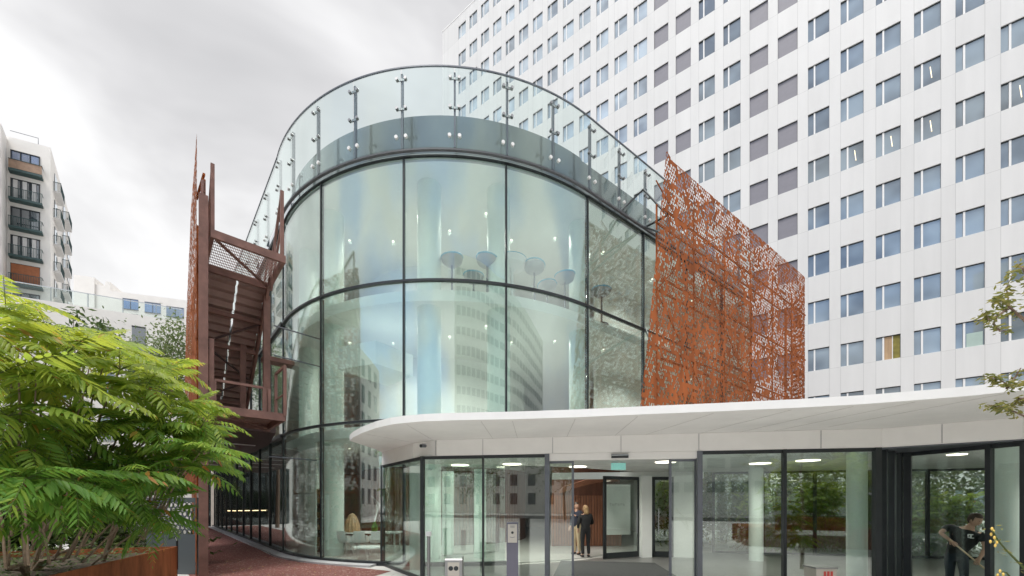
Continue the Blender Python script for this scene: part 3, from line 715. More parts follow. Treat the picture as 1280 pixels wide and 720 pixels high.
# landing rails
def rail(z, pts, h=1.05, midr=True):
    for (u0, v0), (u1, v1) in zip(pts[:-1], pts[1:]):
        MB().beam(sp(u0, v0, z+h), sp(u1, v1, z+h), .06, .06).build('handrail', 'brown_steel', stair)
        if midr: MB().beam(sp(u0, v0, z+.55), sp(u1, v1, z+.55), .03, .03).build('rail', 'brown_steel', stair)
    for u, v in pts: MB().beam(sp(u, v, z-.05), sp(u, v, z+h), .07, .07, up=B2).build('baluster', 'brown_steel', stair)
rail(Z1L, [(.06, .0), (1.12, .0)], .62, False); MB().beam(sp(.0, .0, Z1L), sp(.0, .0, Z1L+1.62), .08, .1, up=B2).build('baluster', 'brown_steel', stair)
MB().beam(sp(1.24, .02, Z1L), sp(1.24, .02, Z1L+.62), .09, .06, up=B2).build('baluster', 'brown_steel', stair)
rail(Z1L, [(1.60, -.05), (1.58, .9)], 1.3, True)
MB().beam(sp(.0, .0, Z1L+1.6), sp(.0, 1.0, Z1L+.9), .06, .08).build('handrail', 'brown_steel', stair)
# raking triangular guards standing above the upper landing
for u in (.0, SW-.1):
    h = 1.62 if u < .5 else 1.75
    MB().beam(sp(u+.02, .0, Z2L), sp(u+.02, .0, Z2L+h), .08, .08, up=B2).build('baluster', 'brown_steel', stair)
    MB().beam(sp(u+.02, .0, Z2L+h), sp(u+.02, 1.7, Z2L-.25), .06, .08).build('handrail', 'brown_steel', stair)
    MB().beam(sp(u+.02, .05, Z2L+h*.5), sp(u+.02, 1.3, Z2L-.45), .05, .06).build('handrail', 'brown_steel', stair)
    MB().beam(sp(u+.02, .8, Z2L-.2), sp(u+.02, .8, Z2L+h*.45), .05, .05, up=B2).build('baluster', 'brown_steel', stair)
# link bridge to the building at mid height behind
MB().beam(sp(SW, 3.0, 6.55), sp(SW+.9, 3.0, 6.55), .5, .14).build('bridge', 'brown_steel', stair)
def rod(a, b, r): MB().tube([a, b], r, 8).build('tie_rod', 'grey_frame', stair)
for z in (7.2, 6.3): rod(sp(SW+.05, 1.6, z), sp(SW+1.5, 1.7, z-.02), .022)
rod(sp(SW-.1, 1.5, 3.2), sp(SW+1.3, 1.7, 3.2), .02)

# ------------------------------------------------------------------ passage
pass_poly = [PL+A2*20-B2*.05, PL-B2*.42+A2*.2, pc(RD+.42, -135), pc(RD+.42, -122), pc(RD+.42, -108), Vector((-3.2, 10.6, 0)), Vector((-3.6, 9.2, 0)), Vector((-6.8, 8.6, 0)), sp(-.4, -.4, 0), sp(-.4, 0, 0)+A2*24]
b = MB(); n0 = len(b.v); b.v += [(p.x, p.y, .008) for p in pass_poly]; b.face(range(len(pass_poly))); struct(b.build('gravel_path', 'red_gravel'))
kb = MB(); kb.arc(C, RD+.04, RD+.40, TH[0], -103, .0, .06, 24); kb.wallbox(PL+A2*20-B2*.02, PL-B2*.02, -.36, 0, .06)
struct(kb.build('kerb', 'kerb_stone'))
end = thing('back_entrance', 'dark glazed wall with doors closing the far end of the red passage', 'wall', PLe-B2*4)
MB().wallbox(PLe-B2*7.5, PLe+B2*.2, .1, 0, 4.6).build('wall', 'glass_dark', end)
MB().wallbox(PLe-B2*7.5+A2*.5, PLe+B2*.2+A2*.5, .1, 0, 4.6).build('back_wall', 'grey_frame', end)
for i in range(6): p = PLe-B2*(5.0-i)-A2*.06; MB().beam(p, p+Vector((0, 0, 4.4)), .09, .06, up=B2).build('frame', 'dark_frame', end)
fl_ = MB(); fl_.t = []; rgl = random.Random(77)
for i in range(150):
    p = pc(RD+rgl.uniform(.1, 3.6), rgl.uniform(-138, -100))-B2*rgl.uniform(0, .5); a = rgl.uniform(0, 6.28); d = Vector((math.cos(a), math.sin(a), 0))*rgl.uniform(.03, .07); s_ = Vector((-d.y, d.x, 0))*.35; z = Vector((0, 0, .075 if (p-Vector((C[0], C[1], 0))).length < RD+.42 else .018)); n0 = len(fl_.v)
    fl_.v += [tuple(p+z), tuple(p+d*.5+s_+z+Vector((0, 0, .008))), tuple(p+d+z), tuple(p+d*.5-s_+z)]; fl_.face((n0, n0+1, n0+2, n0+3)); fl_.t.append(rgl.choice([.4, .9, 1.4, 1.6]))
leafmat('fallen_leaf', (.12, .13, .03), (.3, .24, .05), .1)
o = fl_.build('fallen_leaves', 'fallen_leaf'); o['kind'] = 'stuff'; o['label'] = 'small fallen leaves scattered on the red gravel beside the drum'
ls = thing('light_strip', 'thin warm linear lamp on the wall at the far end of the passage', 'lamp', PLe-B2*3-A2*.1)
a = PLe-B2*3.4-A2*.1; MB().beam(a+Vector((0, 0, 1.15)), a+B2*2.6+Vector((0, 0, 1.15)), .03, .06).build('tube', 'lamp_warm', ls)

# ------------------------------------------------------------------ entrance pavilion
HD, SOF = 2.90, 3.27
A0 = Vector((-3.75, 11.6, 0)); A1 = Vector((-2.08, 9.3, 0)); A2_ = Vector((7.13, 7.80, 0)); A3 = Vector((8.27, 8.48, 0)); A4 = Vector((8.69, 6.79, 0)); A5 = Vector((9.5, 3.5, 0))
pav = thing('entrance_pavilion', 'low glazed entrance pavilion with a white curved canopy in front of the glass building', 'pavilion', (2.5, 9, 0))
BACK = [Vector((16, 4.0, 0)), Vector((16.5, 12.2, 0)), Vector((6.9, 14.4, 0))]
rimpx = [(437, 551, 9.2), (441, 547), (452, 541.5), (470, 535), (488, 530.8), (505, 528.6), (530, 526.6), (560, 525.5), (600, 524.6), (640, 524), (720, 521.5), (800, 518), (900, 514), (1000, 509.5), (1080, 505), (1160, 499), (1220, 494), (1277, 488)]
RIM = []
for q in rimpx:
    Y = (SOF-EYE)*F/(HY-q[1]); RIM.append(Vector(((q[0]-CX)/F*Y, Y, 0)))
RIM += [Vector((7.6, 4.3, 0)), Vector((9.0, 3.2, 0)), Vector((12, 1.8, 0))]
roofpoly = RIM+[Vector((16.3, 3.5, 0)), BACK[1], BACK[2]]+[PR+WD*3.4+WN*.02]+[pc(RD+.06, -54-i*5) for i in range(0, 10)]+[A0+Vector((-.02, .0, 0)), Vector((-3.7, 10.9, 0))]
mat('roof_grey', (.5, .5, .48), .8)
rp = MB(); rp.prism(roofpoly, SOF, SOF+.13, 0, mtop=1, mbot=2); rp.build('canopy', ['white_metal', 'roof_grey', 'soffit_white'], pav)
# joints of the soffit: fine dark seams
sj = MB(); mat('soffit_joint', (.5, .48, .46), .7)
for i in (2, 5, 8, 9, 10, 11, 12, 13, 14, 15, 17):
    p = RIM[i]; q = Vector((p.x+(1.1 if i < 5 else (.15 if i < 12 else -.5)), p.y+(1.9 if i < 5 else 2.5), 0)); d = (q-p).normalized()
    sj.beam(p+d*.15+Vector((0, 0, SOF-.002)), q+Vector((0, 0, SOF-.002)), .007, .003); sj.build('soffit_joint', 'soffit_joint', pav); sj = MB()
# fascia
def offs(A, B, o): d = (B-A).normalized(); return Vector((d.y, -d.x, 0))*o
fascia = [A0, A1+Vector((-.30, .42, 0)), A1+Vector((.35, -.06, 0)), A2_+Vector((.05, -.02, 0)), Vector((7.9, 7.25, 0)), A4+Vector((-.10, -.06, 0)), A5+Vector((-.1, 0, 0))]
mat('fascia_white', (.78, .765, .74), .5, var=.03)
for i in range(len(fascia)-1):
    MB().wallbox(fascia[i]-offs(fascia[i], fascia[i+1], -.03), fascia[i+1]-offs(fascia[i], fascia[i+1], -.03), .10, HD+.003, SOF-.003).build('fascia', 'fascia_white', pav)
fj = MB()
for px in (545, 604, 691, 776, 873, 1025, 1177):
    A, B = (fascia[2], fascia[3]) if px < 1090 else (fascia[3], fascia[5])
    p = ray_line(A, B, px)+offs(A, B, .035 if px < 1090 else .03); fj.beam(p+Vector((0, 0, HD+.01)), p+Vector((0, 0, SOF-.01)), .008, .004, up=offs(A, B, 1))
fj.build('fascia_joint', 'blind_grey', pav)
MB().prism([A2_+Vector((.05, .05, 0)), fascia[4], fascia[5], A5, A4+Vector((.3, 0, 0)), A3+Vector((.2, .2, 0))], HD-.02, HD+.0).build('soffit', 'grey_frame', pav)
# ceiling and floor inside
inpoly = [A0, A1, A2_, A3, A4, A5, BACK[0], BACK[1], BACK[2]]+[PR+WD*3.4+WN*.05]+[pc(RD+.1, -54-i*5) for i in range(0, 10)]
inpoly2 = [p+Vector((0, 0.0, 0)) for p in inpoly]
mat('pav_ceiling', (.78, .80, .78), .8)
MB().prism([p+(Vector((2.5, 12, 0))-p).normalized()*.06 for p in inpoly2], 2.905, 2.94).build('ceiling', 'pav_ceiling', pav)
MB().prism([p+(Vector((2.5, 12, 0))-p).normalized()*.05 for p in inpoly2], .006, .02).build('floor', 'pavilion_floor', pav)
D0, D1 = ray_line(A1, A2_, 687), ray_line(A1, A2_, 872)
dd = (A2_-A1).normalized(); dn = Vector((-dd.y, dd.x, 0))
MB().prism([D0+dn*.2, D1+dn*.2, D1+dn*3.6-dd*.2, D0+dn*3.6+dd*.1], .021, .03).build('door_mat', 'mat_floor', pav)
def pane(A, B, z0=.08, z1=HD-.07, m='glass_vestibule', name='glass_panel'):
    return MB().wallbox(B, A, -.02, z0, z1).build(name, m, pav)
def framebar(A, B, z0, z1, w=.06, m='dark_frame'):
    return MB().wallbox(A-offs(A, B, -.02), B-offs(A, B, -.02), w, z0, z1).build('frame', m, pav)
def upright(p, d, wd=.07, dp=.12, z1=HD, m='dark_frame'):
    return MB().beam(p+Vector((0, 0, 0.0)), p+Vector((0, 0, z1)), wd, dp, up=Vector((-d.y, d.x, 0))).build('post', m, pav)
# west return
framebar(A0, A1, HD-.07, HD); framebar(A0, A1, 0, .08); pane(A0, A1); upright(A0, A1-A0); 
upright(A1, dd, .08, .10)
# front
xsp = [528, 604, 684]
P_ = [ray_line(A1, A2_, x) for x in xsp]
framebar(A1, P_[2], HD-.07, HD); framebar(A1, P_[2], 0, .08)
pane(A1, P_[1]); pane(P_[1], P_[2]); upright(P_[1], dd, .035, .09); upright(P_[2], dd, .10, .12, m='grey_frame')
Q_ = [ray_line(A1, A2_, x) for x in (874, 980, 1096)]
framebar(Q_[0], Q_[2], HD-.07, HD); framebar(Q_[0], Q_[2], 0, .08)
pane(Q_[0], Q_[1]); pane(Q_[1], Q_[2]); upright(Q_[0], dd, .10, .12, m='grey_frame'); upright(Q_[1], dd, .06, .1); upright(Q_[2], dd, .10, .12)
# door header and leaves
MB().wallbox(P_[2]-dn*.02, Q_[0]-dn*.02, .16, HD-.15, HD).build('door_header', 'fascia_white', pav)
hs = [ray_line(A1, A2_, x) for x in (764, 785)]
b = MB(); c0, c1 = hs[0]-dn*.05, hs[1]-dn*.05; b.tube([c0+Vector((0, 0, HD-.075)), c1+Vector((0, 0, HD-.075))], .045, 12); sens = b.build('door_sensor', 'dark_frame', pav)
b = MB(); b.beam(c0-dn*.045+Vector((0, 0, HD-.06)), c1-dn*.045+Vector((0, 0, HD-.06)), .006, .02); b.build('sensor_strip', 'steel', sens)
for a, c in ((686, 716), (838, 870)):
    pa, pb = ray_line(A1+dn*.1, A2_+dn*.1, a), ray_line(A1+dn*.1, A2_+dn*.1, c)
    lf = MB(); H = HD-.15
    lf.wallbox(pa, pb, .04, .03, .10); lf.wallbox(pa, pb, .04, H-.05, H)
    for p in (pa, pb): lf.beam(p+dn*.02+Vector((0, 0, .03)), p+dn*.02+Vector((0, 0, H)), .05, .05, up=dn)
    o = lf.build('sliding_door', 'grey_frame', pav)
    MB().wallbox(pa+dn*.015, pb+dn*.015, .012, .1, H-.05).build('glass', 'glass_vestibule', o)
# recess corner and east glazing
for p, w_ in ((A2_+Vector((.28, .18, 0)), .07), (A2_+(A3-A2_)*.55, .10), (A3-Vector((.10, .02, 0)), .10), (A3+Vector((.02, -.10, 0)), .08)): upright(p, A3-A2_, w_, .12, HD-.02)
pane(A2_, A3, z1=HD-.1)
HR = 2.80
M1 = ray_line(A3, A4, 1237); E_ = A4+(A5-A4)*.5
for A, B in ((A3, M1), (M1, A4), (A4, A5)): framebar(A, B, HR, HD-.025, .08); framebar(A, B, 0, .08); pane(A, B, z1=HR, m='glass_east')
upright(M1, A4-A3, .07, .12, HD-.03); upright(A4, A4-A3, .06, .10, HD-.03); upright(A5, A4-A3, .1, .1, HD-.03)
# glazed back towards the garden
bA, bB = BACK[2]+Vector((.3, -.1, 0)), BACK[1]
for i in range(6):
    p, q = bA+(bB-bA)*(i/6), bA+(bB-bA)*((i+1)/6)
    pane(p, q); upright(p, bB-bA, .07, .1)
framebar(bA, bB, HD-.07, HD); framebar(bA, bB, 0, .1)
pane(BACK[1], BACK[0]); MB().wallbox(BACK[1]+Vector((0, -4, 0)), BACK[0], .1, 0, HD).build('wall', 'interior_white', pav)
# pale columns inside
for px, Y, r in ((519, 10.1, .14), (1071, 8.6, .18), (1257, 7.9, .20), (600, 13.0, .2), (945, 12.4, .2), (560, 14, .2)):
    p = at(px, HY, Y); MB().cyl(p, r, .02, 2.905, 24).build('column', 'column', pav, smooth=True)
# ceiling lights
for px, Y in ((722, 12.0), (832, 10.6), (575, 11.5), (950, 11.0), (1010, 10.2), (640, 11.2)):
    p = at(px, HY, Y); MB().cyl(p, .26, 2.885, 2.904, 24).build('ceiling_light', 'lamp', pav); lamp_at(p, 2.86, 60, pav)
for p in (Vector((9.9, 8.9, 0)), Vector((10.9, 6.4, 0))): MB().cyl(p, .16, 2.885, 2.904, 24).build('ceiling_light', 'lamp', pav); lamp_at(p, 2.86, 75, pav)  # two more lamps, added only to brighten the bending person's bay
# inner lobby wall and doors at the back of the mat
def wallpx(xa, ya, xb, yb, th, z0, z1, m, name, parent): return MB().wallbox(at(xa, HY, ya)*1, at(xb, HY, yb), th, z0, z1).build(name, m, parent)
lob = thing('lobby_partition', 'white lobby wall holding two dark framed glass doors beyond the sliding entrance', 'wall', at(790, HY, 13.4)*Vector((1, 1, 0)) if False else Vector((4.0, 13.4, 0)))
wallpx(803, 13.0, 815, 13.1, .3, .02, 2.70, 'interior_white', 'pier', lob)
wallpx(690, 14.6, 880, 13.9, .1, 2.66, 2.90, 'interior_white', 'bulkhead', lob)
wallpx(842, 13.1, 875, 13.0, .2, .02, 2.70, 'interior_white', 'pier', lob)
def door(xa, ya, xb, yb, label, hinge):
    A, B = at(xa, HY, ya), at(xb, HY, yb); A.z = B.z = 0
    t_ = thing('glass_door', label, 'door', A)
    d_ = (B-A).normalized(); n_ = Vector((-d_.y, d_.x, 0)); f = MB()
    f.wallbox(A, B, .06, .04, .22); f.wallbox(A, B, .06, 2.56, 2.66)
    for p in (A+d_*.05, B-d_*.05): f.beam(p+n_*.03+Vector((0, 0, .04)), p+n_*.03+Vector((0, 0, 2.66)), .06, .10, up=d_)
    f.build('frame', 'dark_frame', t_)
    MB().wallbox(A+n_*.02, B+n_*.02, .02, .22, 2.56).build('glass', 'glass_vestibule', t_)
    hd = B-d_*.2 if hinge == 0 else A+d_*.2
    MB().tube([hd-n_*.05+Vector((0, 0, .8)), hd-n_*.05+Vector((0, 0, 1.6))], .015, 8).build('handle', 'steel', t_)
    return t_
door(755, 12.6, 801, 13.2, 'dark framed glass door left of the white pier inside the lobby, standing open', 0)
door(815, 13.1, 842, 13.05, 'dark framed glass door right of the white pier inside the lobby', 1)
# lettered white panel behind the door
pn = thing('wall_panel', 'white wall panel with a row of small letters behind the open lobby door', 'panel', at(775, HY, 15.0)*1)
A, B = at(757, HY, 15.0), at(788, HY, 15.2); A.z = B.z = 0
MB().wallbox(A, B, .06, .6, 2.5).build('board', 'interior_white', pn)
d_ = (B-A).normalized(); lt = MB()
for k in range(6):
    p = A+d_*(.18+.11*k)-Vector((-d_.y, d_.x, 0))*.006; zc = 1.70
    lt.beam(p+Vector((0, 0, zc)), p+Vector((0, 0, zc+.08)), .012, .006, up=d_)
    if k % 2 == 0: lt.beam(p+d_*.0+Vector((0, 0, zc+.075)), p+d_*.05+Vector((0, 0, zc+.075)), .006, .012)
    else: lt.beam(p+d_*.0+Vector((0, 0, zc+.04)), p+d_*.04+Vector((0, 0, zc+.005)), .006, .012)
lt.build('lettering', 'dark_frame', pn)
ex = thing('exit_sign', 'pale green illuminated exit sign under the lobby ceiling', 'sign', at(773, 583, 10.6))
p = at(773, 583, 10.6); b = MB(); b.box(p.x-.19, p.x+.19, p.y-.02, p.y+.02, p.z-.09, p.z+.09); b.build('sign_box', 'exit_green', ex)
b = MB(); b.beam(p+Vector((0, 0, .09)), Vector((p.x, p.y, 2.905)), .02, .02); b.build('bracket', 'white_metal', ex)
# slatted timber wall seen through the open door
ws = thing('slatted_screen', 'reddish timber slat wall with curved slats on the ceiling seen through the entrance', 'wall', at(730, HY, 16.2)*Vector((1, 1, 0)) if False else Vector((3.0, 16.2, 0)))
A, B = at(690, HY, 16.4), at(775, HY, 16.4); A.z = B.z = 0
b = MB(); b.wallbox(A, B, .1, .02, 3.6, 1)
for k in range(26):
    p = A+(B-A)*(k/25)-Vector((0, .06, 0)); b.beam(p+Vector((0, 0, .05)), p+Vector((0, 0, 2.1)), .05, .08, up=(1, 0, 0))
for k in range(10):
    pts = [A+(B-A)*(.1+.85*j/8)+Vector((0, -.1-.12*k, 2.2+.5*math.sin(j/8*1.7)+.02*k)) for j in range(9)]
    b.tube(pts, .025, 6)
b.build('slats', ['slat_red', 'wood_dark'], ws)

# ------------------------------------------------------------------ apartment block, far left
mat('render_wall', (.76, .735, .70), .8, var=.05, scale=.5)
mat('render_grey', (.62, .61, .60), .8, var=.05)  # greyer tone for the side balconies and curtains
mat('balcony_green', (.035, .07, .07), .6)
mat('balcony_wood', (.30, .20, .14), .7, var=.2)
mat('shutter_orange', (.34, .12, .05), .7, var=.2)
bd = Vector((.906, .423, 0)).normalized()
AP = Vector((-49.6, 43.0, 0)); AH = 39.9
apt = thing('apartment_block', 'white multi storey apartment block with dark balconies at the left edge', 'building', AP)
an = Vector((-bd.y, bd.x, 0))
def ap(u, v, z=0): p = AP+bd*u+A2*v; return Vector((p.x, p.y, z))
FR = 3.25
MB().prism([ap(-FR, 0), ap(0, 0), ap(0, 14.5), ap(-9, 14.5), ap(-9, 0)], 0, AH).build('wall', 'render_wall', apt)
MB().prism([ap(-9, 14.6), ap(-.6, 14.6), ap(-.6, 26), ap(-9, 26)], 0, lambda p: 33.0 if p[1] < 58 else 30.6).build('rear_wing', 'render_wall', apt)
MB().prism([ap(-9, 14.5), ap(-.4, 14.5), ap(-.4, 15.6), ap(-9, 15.6)], 33, 36.8).build('chimney_block', 'render_wall', apt)
MB().prism([ap(-11.5, -5.5), ap(-FR, -2.2), ap(-FR, 8), ap(-11.5, 8)], 0, 39.6).build('projecting_wing', 'render_wall', apt)
rw = MB(); rw.tube([ap(-3.1, .4, AH+.9), ap(-1.0, .4, AH+.9), ap(-1.0, .4, AH)], .03, 6); rw.build('roof_rail', 'grey_frame', apt)
rng2 = random.Random(4)
for k in range(12):
    zf = 36.3-2.95*k
    if zf < 1: break
    # front window, balcony, rail
    wn_ = MB(); wn_.wallbox(ap(-2.95, -.03), ap(-.82, -.03), .03, zf+.05, zf+2.25, 0)
    for q in (-2.95, -2.25, -1.55, -.85): wn_.beam(ap(q, -.08, zf+.05), ap(q, -.08, zf+2.25), .08, .05, up=bd, m=1)
    wn_.beam(ap(-2.99, -.08, zf+2.22), ap(-.80, -.08, zf+2.22), .06, .08, m=1)
    o = wn_.build('window', ['blue_window' if k == 0 else 'dark_window', 'dark_frame'], apt)
    if k == 4: MB().wallbox(ap(-2.93, -.14), ap(-.84, -.14), .03, zf+.1, zf+2.2).build('shutter', 'shutter_orange', o)
    elif k in (1, 3):
        cu = MB()
        for q in (-2.8, -2.1, -1.4): cu.wallbox(ap(q, -.06), ap(q+.32, -.06), .01, zf+.1, zf+2.2)
        cu.build('curtain', 'render_grey', o)
    bl = MB(); bl.hexa([ap(-3.05, -.75, zf-.22), ap(-.55, -.75, zf-.22), ap(-.55, 0, zf-.22), ap(-3.05, 0, zf-.22), ap(-3.05, -.75, zf), ap(-.55, -.75, zf), ap(-.55, 0, zf), ap(-3.05, 0, zf)])
    o = bl.build('balcony', 'balcony_green', apt)
    rr = MB(); rr.beam(ap(-3.05, -.73, zf+.95), ap(-.57, -.73, zf+.95), .05, .05); rr.beam(ap(-.57, -.73, zf+.95), ap(-.57, -.02, zf+.95), .05, .05)
    if k == 0: rr.wallbox(ap(-3.03, -.72), ap(-.58, -.72), .03, zf+.05, zf+.92, 1)
    else:
        for j in range(21): q = -3.03+j*.1225; rr.beam(ap(q, -.73, zf), ap(q, -.73, zf+.95), .025, .025, up=bd)
    rr.build('railing', ['balcony_green', 'balcony_wood'], o)
    # balconies and windows on the receding side
    for v in (2.2, 8.2, 11.6):
        if zf > AH-3: continue
        MB().wallbox(ap(.03, v), ap(.03, v+1.6), -.03, zf+.1, zf+2.2).build('window', 'dark_window', apt)
        if v < 10:
            bl = MB(); bl.hexa([ap(0, v-.5, zf-.2), ap(.6, v-.5, zf-.2), ap(.6, v+2.2, zf-.2), ap(0, v+2.2, zf-.2), ap(0, v-.5, zf), ap(.6, v-.5, zf), ap(.6, v+2.2, zf), ap(0, v+2.2, zf)])
            o = bl.build('balcony', 'render_grey', apt)
            rr = MB(); rr.beam(ap(.58, v-.5, zf+.95), ap(.58, v+2.2, zf+.95), .05, .05); rr.beam(ap(0, v-.48, zf+.95), ap(.58, v-.48, zf+.95), .05, .05)
            for j in range(6): rr.beam(ap(.1*j, v-.48, zf), ap(.1*j, v-.48, zf+.95), .025, .025, up=bd)
            for j in range(12): rr.beam(ap(.58, v-.5+.245*j, zf), ap(.58, v-.5+.245*j, zf+.95), .025, .025, up=bd)
            rr.build('railing', 'balcony_green', o)
    if zf < 30:
        for v in (16.5, 19.5, 22.5): MB().wallbox(ap(-.57, v), ap(-.57, v+1.3), -.03, zf, zf+1.6).build('window', 'dark_window', apt)
    # wing on the left: balcony edge and windows
    fa, fb = Vector(ap(-11.5, -5.5)), Vector(ap(-FR, -2.2))
    fd_ = (fb-fa).normalized(); fn = Vector((fd_.y, -fd_.x, 0))
    def wg(s, o_, z): p = fb-fd_*s+fn*o_; return Vector((p.x, p.y, z))
    for s in (1.4, 4.6): MB().wallbox(wg(s+1.7, .03, 0), wg(s, .03, 0), .03, zf+.05, zf+2.2).build('window', 'dark_window', apt)
    bl = MB(); bl.hexa([wg(6.6, 1.0, zf-.2), wg(.25, 1.0, zf-.2), wg(.25, 0, zf-.2), wg(6.6, 0, zf-.2), wg(6.6, 1.0, zf), wg(.25, 1.0, zf), wg(.25, 0, zf), wg(6.6, 0, zf)])
    o = bl.build('balcony', 'balcony_green', apt)
    rr = MB(); rr.beam(wg(6.6, .97, zf+.95), wg(.27, .97, zf+.95), .05, .05); rr.beam(wg(.27, .97, zf+.95), wg(.27, 0, zf+.95), .05, .05)
    if k == 0: rr.wallbox(wg(6.6, .97, 0), wg(.28, .97, 0), .03, zf+.05, zf+.9, 1)
    for j in range(9): rr.beam(wg(.27, .97-.12*j, zf), wg(.27, .97-.12*j, zf+.95), .03, .03, up=bd)
    for j in range(40): rr.beam(wg(.27+.158*j, .97, zf), wg(.27+.158*j, .97, zf+.95), .025, .025, up=bd)
    rr.build('railing', ['balcony_green', 'balcony_wood'], o)

# far white block with blue windows
FP = at(88, 627, 66); FP.z = 0
far = thing('white_block', 'distant low white block with a stepped roof and blue windows beside the apartment building', 'building', FP)
fd = Vector((.95, .31, 0)).normalized(); fnn = Vector((-fd.y, fd.x, 0))
def fp(u, v, z=0): p = FP+fd*u+fnn*v; return Vector((p.x, p.y, z))
def uz(px):
    k = (px-CX)/F; return (k*FP.y-FP.x)/(fd.x-k*fd.y)
def zpx(px, y): P = fp(uz(px), 0); return EYE+(HY-y)/F*P.y
for (xa, xb, ya, yb, dv) in ((92, 118, 343, 347, 0), (118, 131, 354, 356, .3), (131, 137, 351, 352, .1), (137, 262, 358, 384, 0)):
    za, zb = zpx(xa, ya), zpx(xb, yb)
    ua, ub = uz(xa), uz(xb)
    MB().prism([fp(ua+.01, dv), fp(ub-.01, dv), fp(ub-.01, 14), fp(ua+.01, 14)], 0, lambda p, za=za, zb=zb, ua=ua, ub=ub: (za+zb)/2).build('wall', 'render_wall', far)
for (xa, xb, ya) in ((153.5, 173, 373), (181, 201, 377.5), (208, 230, 383)):
    ua, ub = uz(xa), uz(xb); z1 = zpx(xa, ya)
    for j in range(4):
        zt = z1-j*2.55
        b = MB(); b.wallbox(fp(ua, -.04), fp(ub, -.04), .03, zt-1.75, zt, 0); b.beam(fp(ua, -.07, zt), fp(ub, -.07, zt), .06, .1, m=1); b.beam(fp((ua+ub)/2, -.07, zt-1.75), fp((ua+ub)/2, -.07, zt), .08, .05, up=fd, m=1); b.beam(fp(ua, -.07, zt-1.75), fp(ub, -.07, zt-1.75), .06, .1, m=1)
        b.build('window', ['blue_window', 'grey_frame'], far)
# nearer white building with glass roof rail
NP = at(15, 627, 27); NP.z = 0
near = thing('terrace_building', 'low white rendered building with a flat roof and clear roof railing behind the green shrub', 'building', NP)
nd = Vector((.90, .436, 0)).normalized(); nnn = Vector((-nd.y, nd.x, 0))
def np_(u, v, z=0): p = NP+nd*u+nnn*v; return Vector((p.x, p.y, z))
NU = (lambda k: (k*NP.y-NP.x)/(nd.x-k*nd.y))((226-CX)/F)
NH = EYE+(HY-381)/F*28.3
MB().prism([np_(-6, 0), np_(NU, 0), np_(NU, 6), np_(-6, 6)], 0, NH).build('wall', 'render_wall', near)
MB().wallbox(np_(-6, .15), np_(NU, .15), .02, NH+.05, NH+1.0).build('balustrade', 'glass_rail', near)
rb = MB(); rb.beam(np_(-6, .15, NH+1.02), np_(NU, .15, NH+1.02), .05, .05)
for i in range(10): u = -5.8+i*1.9; rb.beam(np_(u, .18, NH), np_(u, .18, NH+1.0), .04, .04)
rb.build('railing', 'steel', near)
def unp(px): k = (px-CX)/F; return (k*NP.y-NP.x)/(nd.x-k*nd.y)
for (xa, xb) in ((123, 143), (165, 182), (70, 86)):
    ua, ub = unp(xa), unp(xb); Pm = np_((ua+ub)/2, 0)
    zt = EYE+(HY-409)/F*Pm.y
    for j in range(3):
        b = MB(); b.wallbox(np_(ua, -.03), np_(ub, -.03), .025, zt-1.7-3.3*j, zt-3.3*j, 0); b.beam(np_(ua, -.05, zt-3.3*j), np_(ub, -.05, zt-3.3*j), .05, .08, m=1)
        b.build('window', ['dark_window', 'dark_frame'], near)

# ------------------------------------------------------------------ buildings across the square (behind the camera, seen mirrored in the glass)
mat('grey_office', (.74, .76, .74), .7, var=.06, scale=.4)
ob = thing('office_slab', 'long grey office slab with ribbon windows across the square behind the viewer', 'building', (30, -48, 0))
MB().box(-2, 75, -62, -46, 0, 44).build('wall', 'grey_office', ob)
wb2 = MB()
for i in range(12):
    z = 3.2+i*3.4
    for j in range(25): x = -.8+j*3.0; wb2.box(x, x+2.3, -45.95, -45.9, z, z+1.5)
mat('window_mid', (.34, .38, .38), .3, var=.2); q = wb2.build('windows', 'window_mid', ob); q['kind'] = 'stuff'
ob2 = thing('street_house', 'pale old street building with a grey roof across the square behind the viewer', 'building', (-26, -44, 0))
MB().box(-40, -9, -56, -44, 0, 13).build('wall', 'render_wall', ob2)
MB().prism([(-40.3, -56.3), (-8.7, -56.3), (-8.7, -43.7), (-40.3, -43.7)], 13.003, lambda p: 13.1 if p[1] > -50 else 18).build('roof', 'roof_grey', ob2)
wb3 = MB()
for i in range(4):
    for j in range(10): wb3.box(-39+j*3.0, -37.8+j*3.0, -43.96, -43.9, 1.4+i*3, 3.2+i*3)
q = wb3.build('windows', 'dark_window', ob2); q['kind'] = 'stuff'
ob3 = thing('side_house', 'cream side building on the left behind the viewer', 'building', (-34, 4, 0))
MB().box(-52, -36, -22, 22, 0, 20).build('wall', 'render_wall', ob3)
wb4 = MB()
for i in range(6):
    for j in range(11): wb4.box(-35.97, -35.9, -20+j*3.8, -18.2+j*3.8, 1.5+i*3.1, 3.5+i*3.1)
q = wb4.build('windows', 'dark_window', ob3); q['kind'] = 'stuff'

# ------------------------------------------------------------------ plants
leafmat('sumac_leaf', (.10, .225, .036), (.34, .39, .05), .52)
leafmat('tree_leaf', (.05, .095, .025), (.15, .17, .05), .35)
leafmat('grey_leaf', (.085, .14, .045), (.15, .19, .07), .3)
leafmat('acacia_leaf', (.10, .13, .04), (.26, .24, .06), .4)
mat('bark', (.20, .14, .10), .9, var=.35, scale=12, bump=.5)
mat('bark_light', (.26, .19, .13), .85, var=.25, scale=15, bump=.3)
mat('bud_yellow', (.75, .52, .12), .6, var=.2)

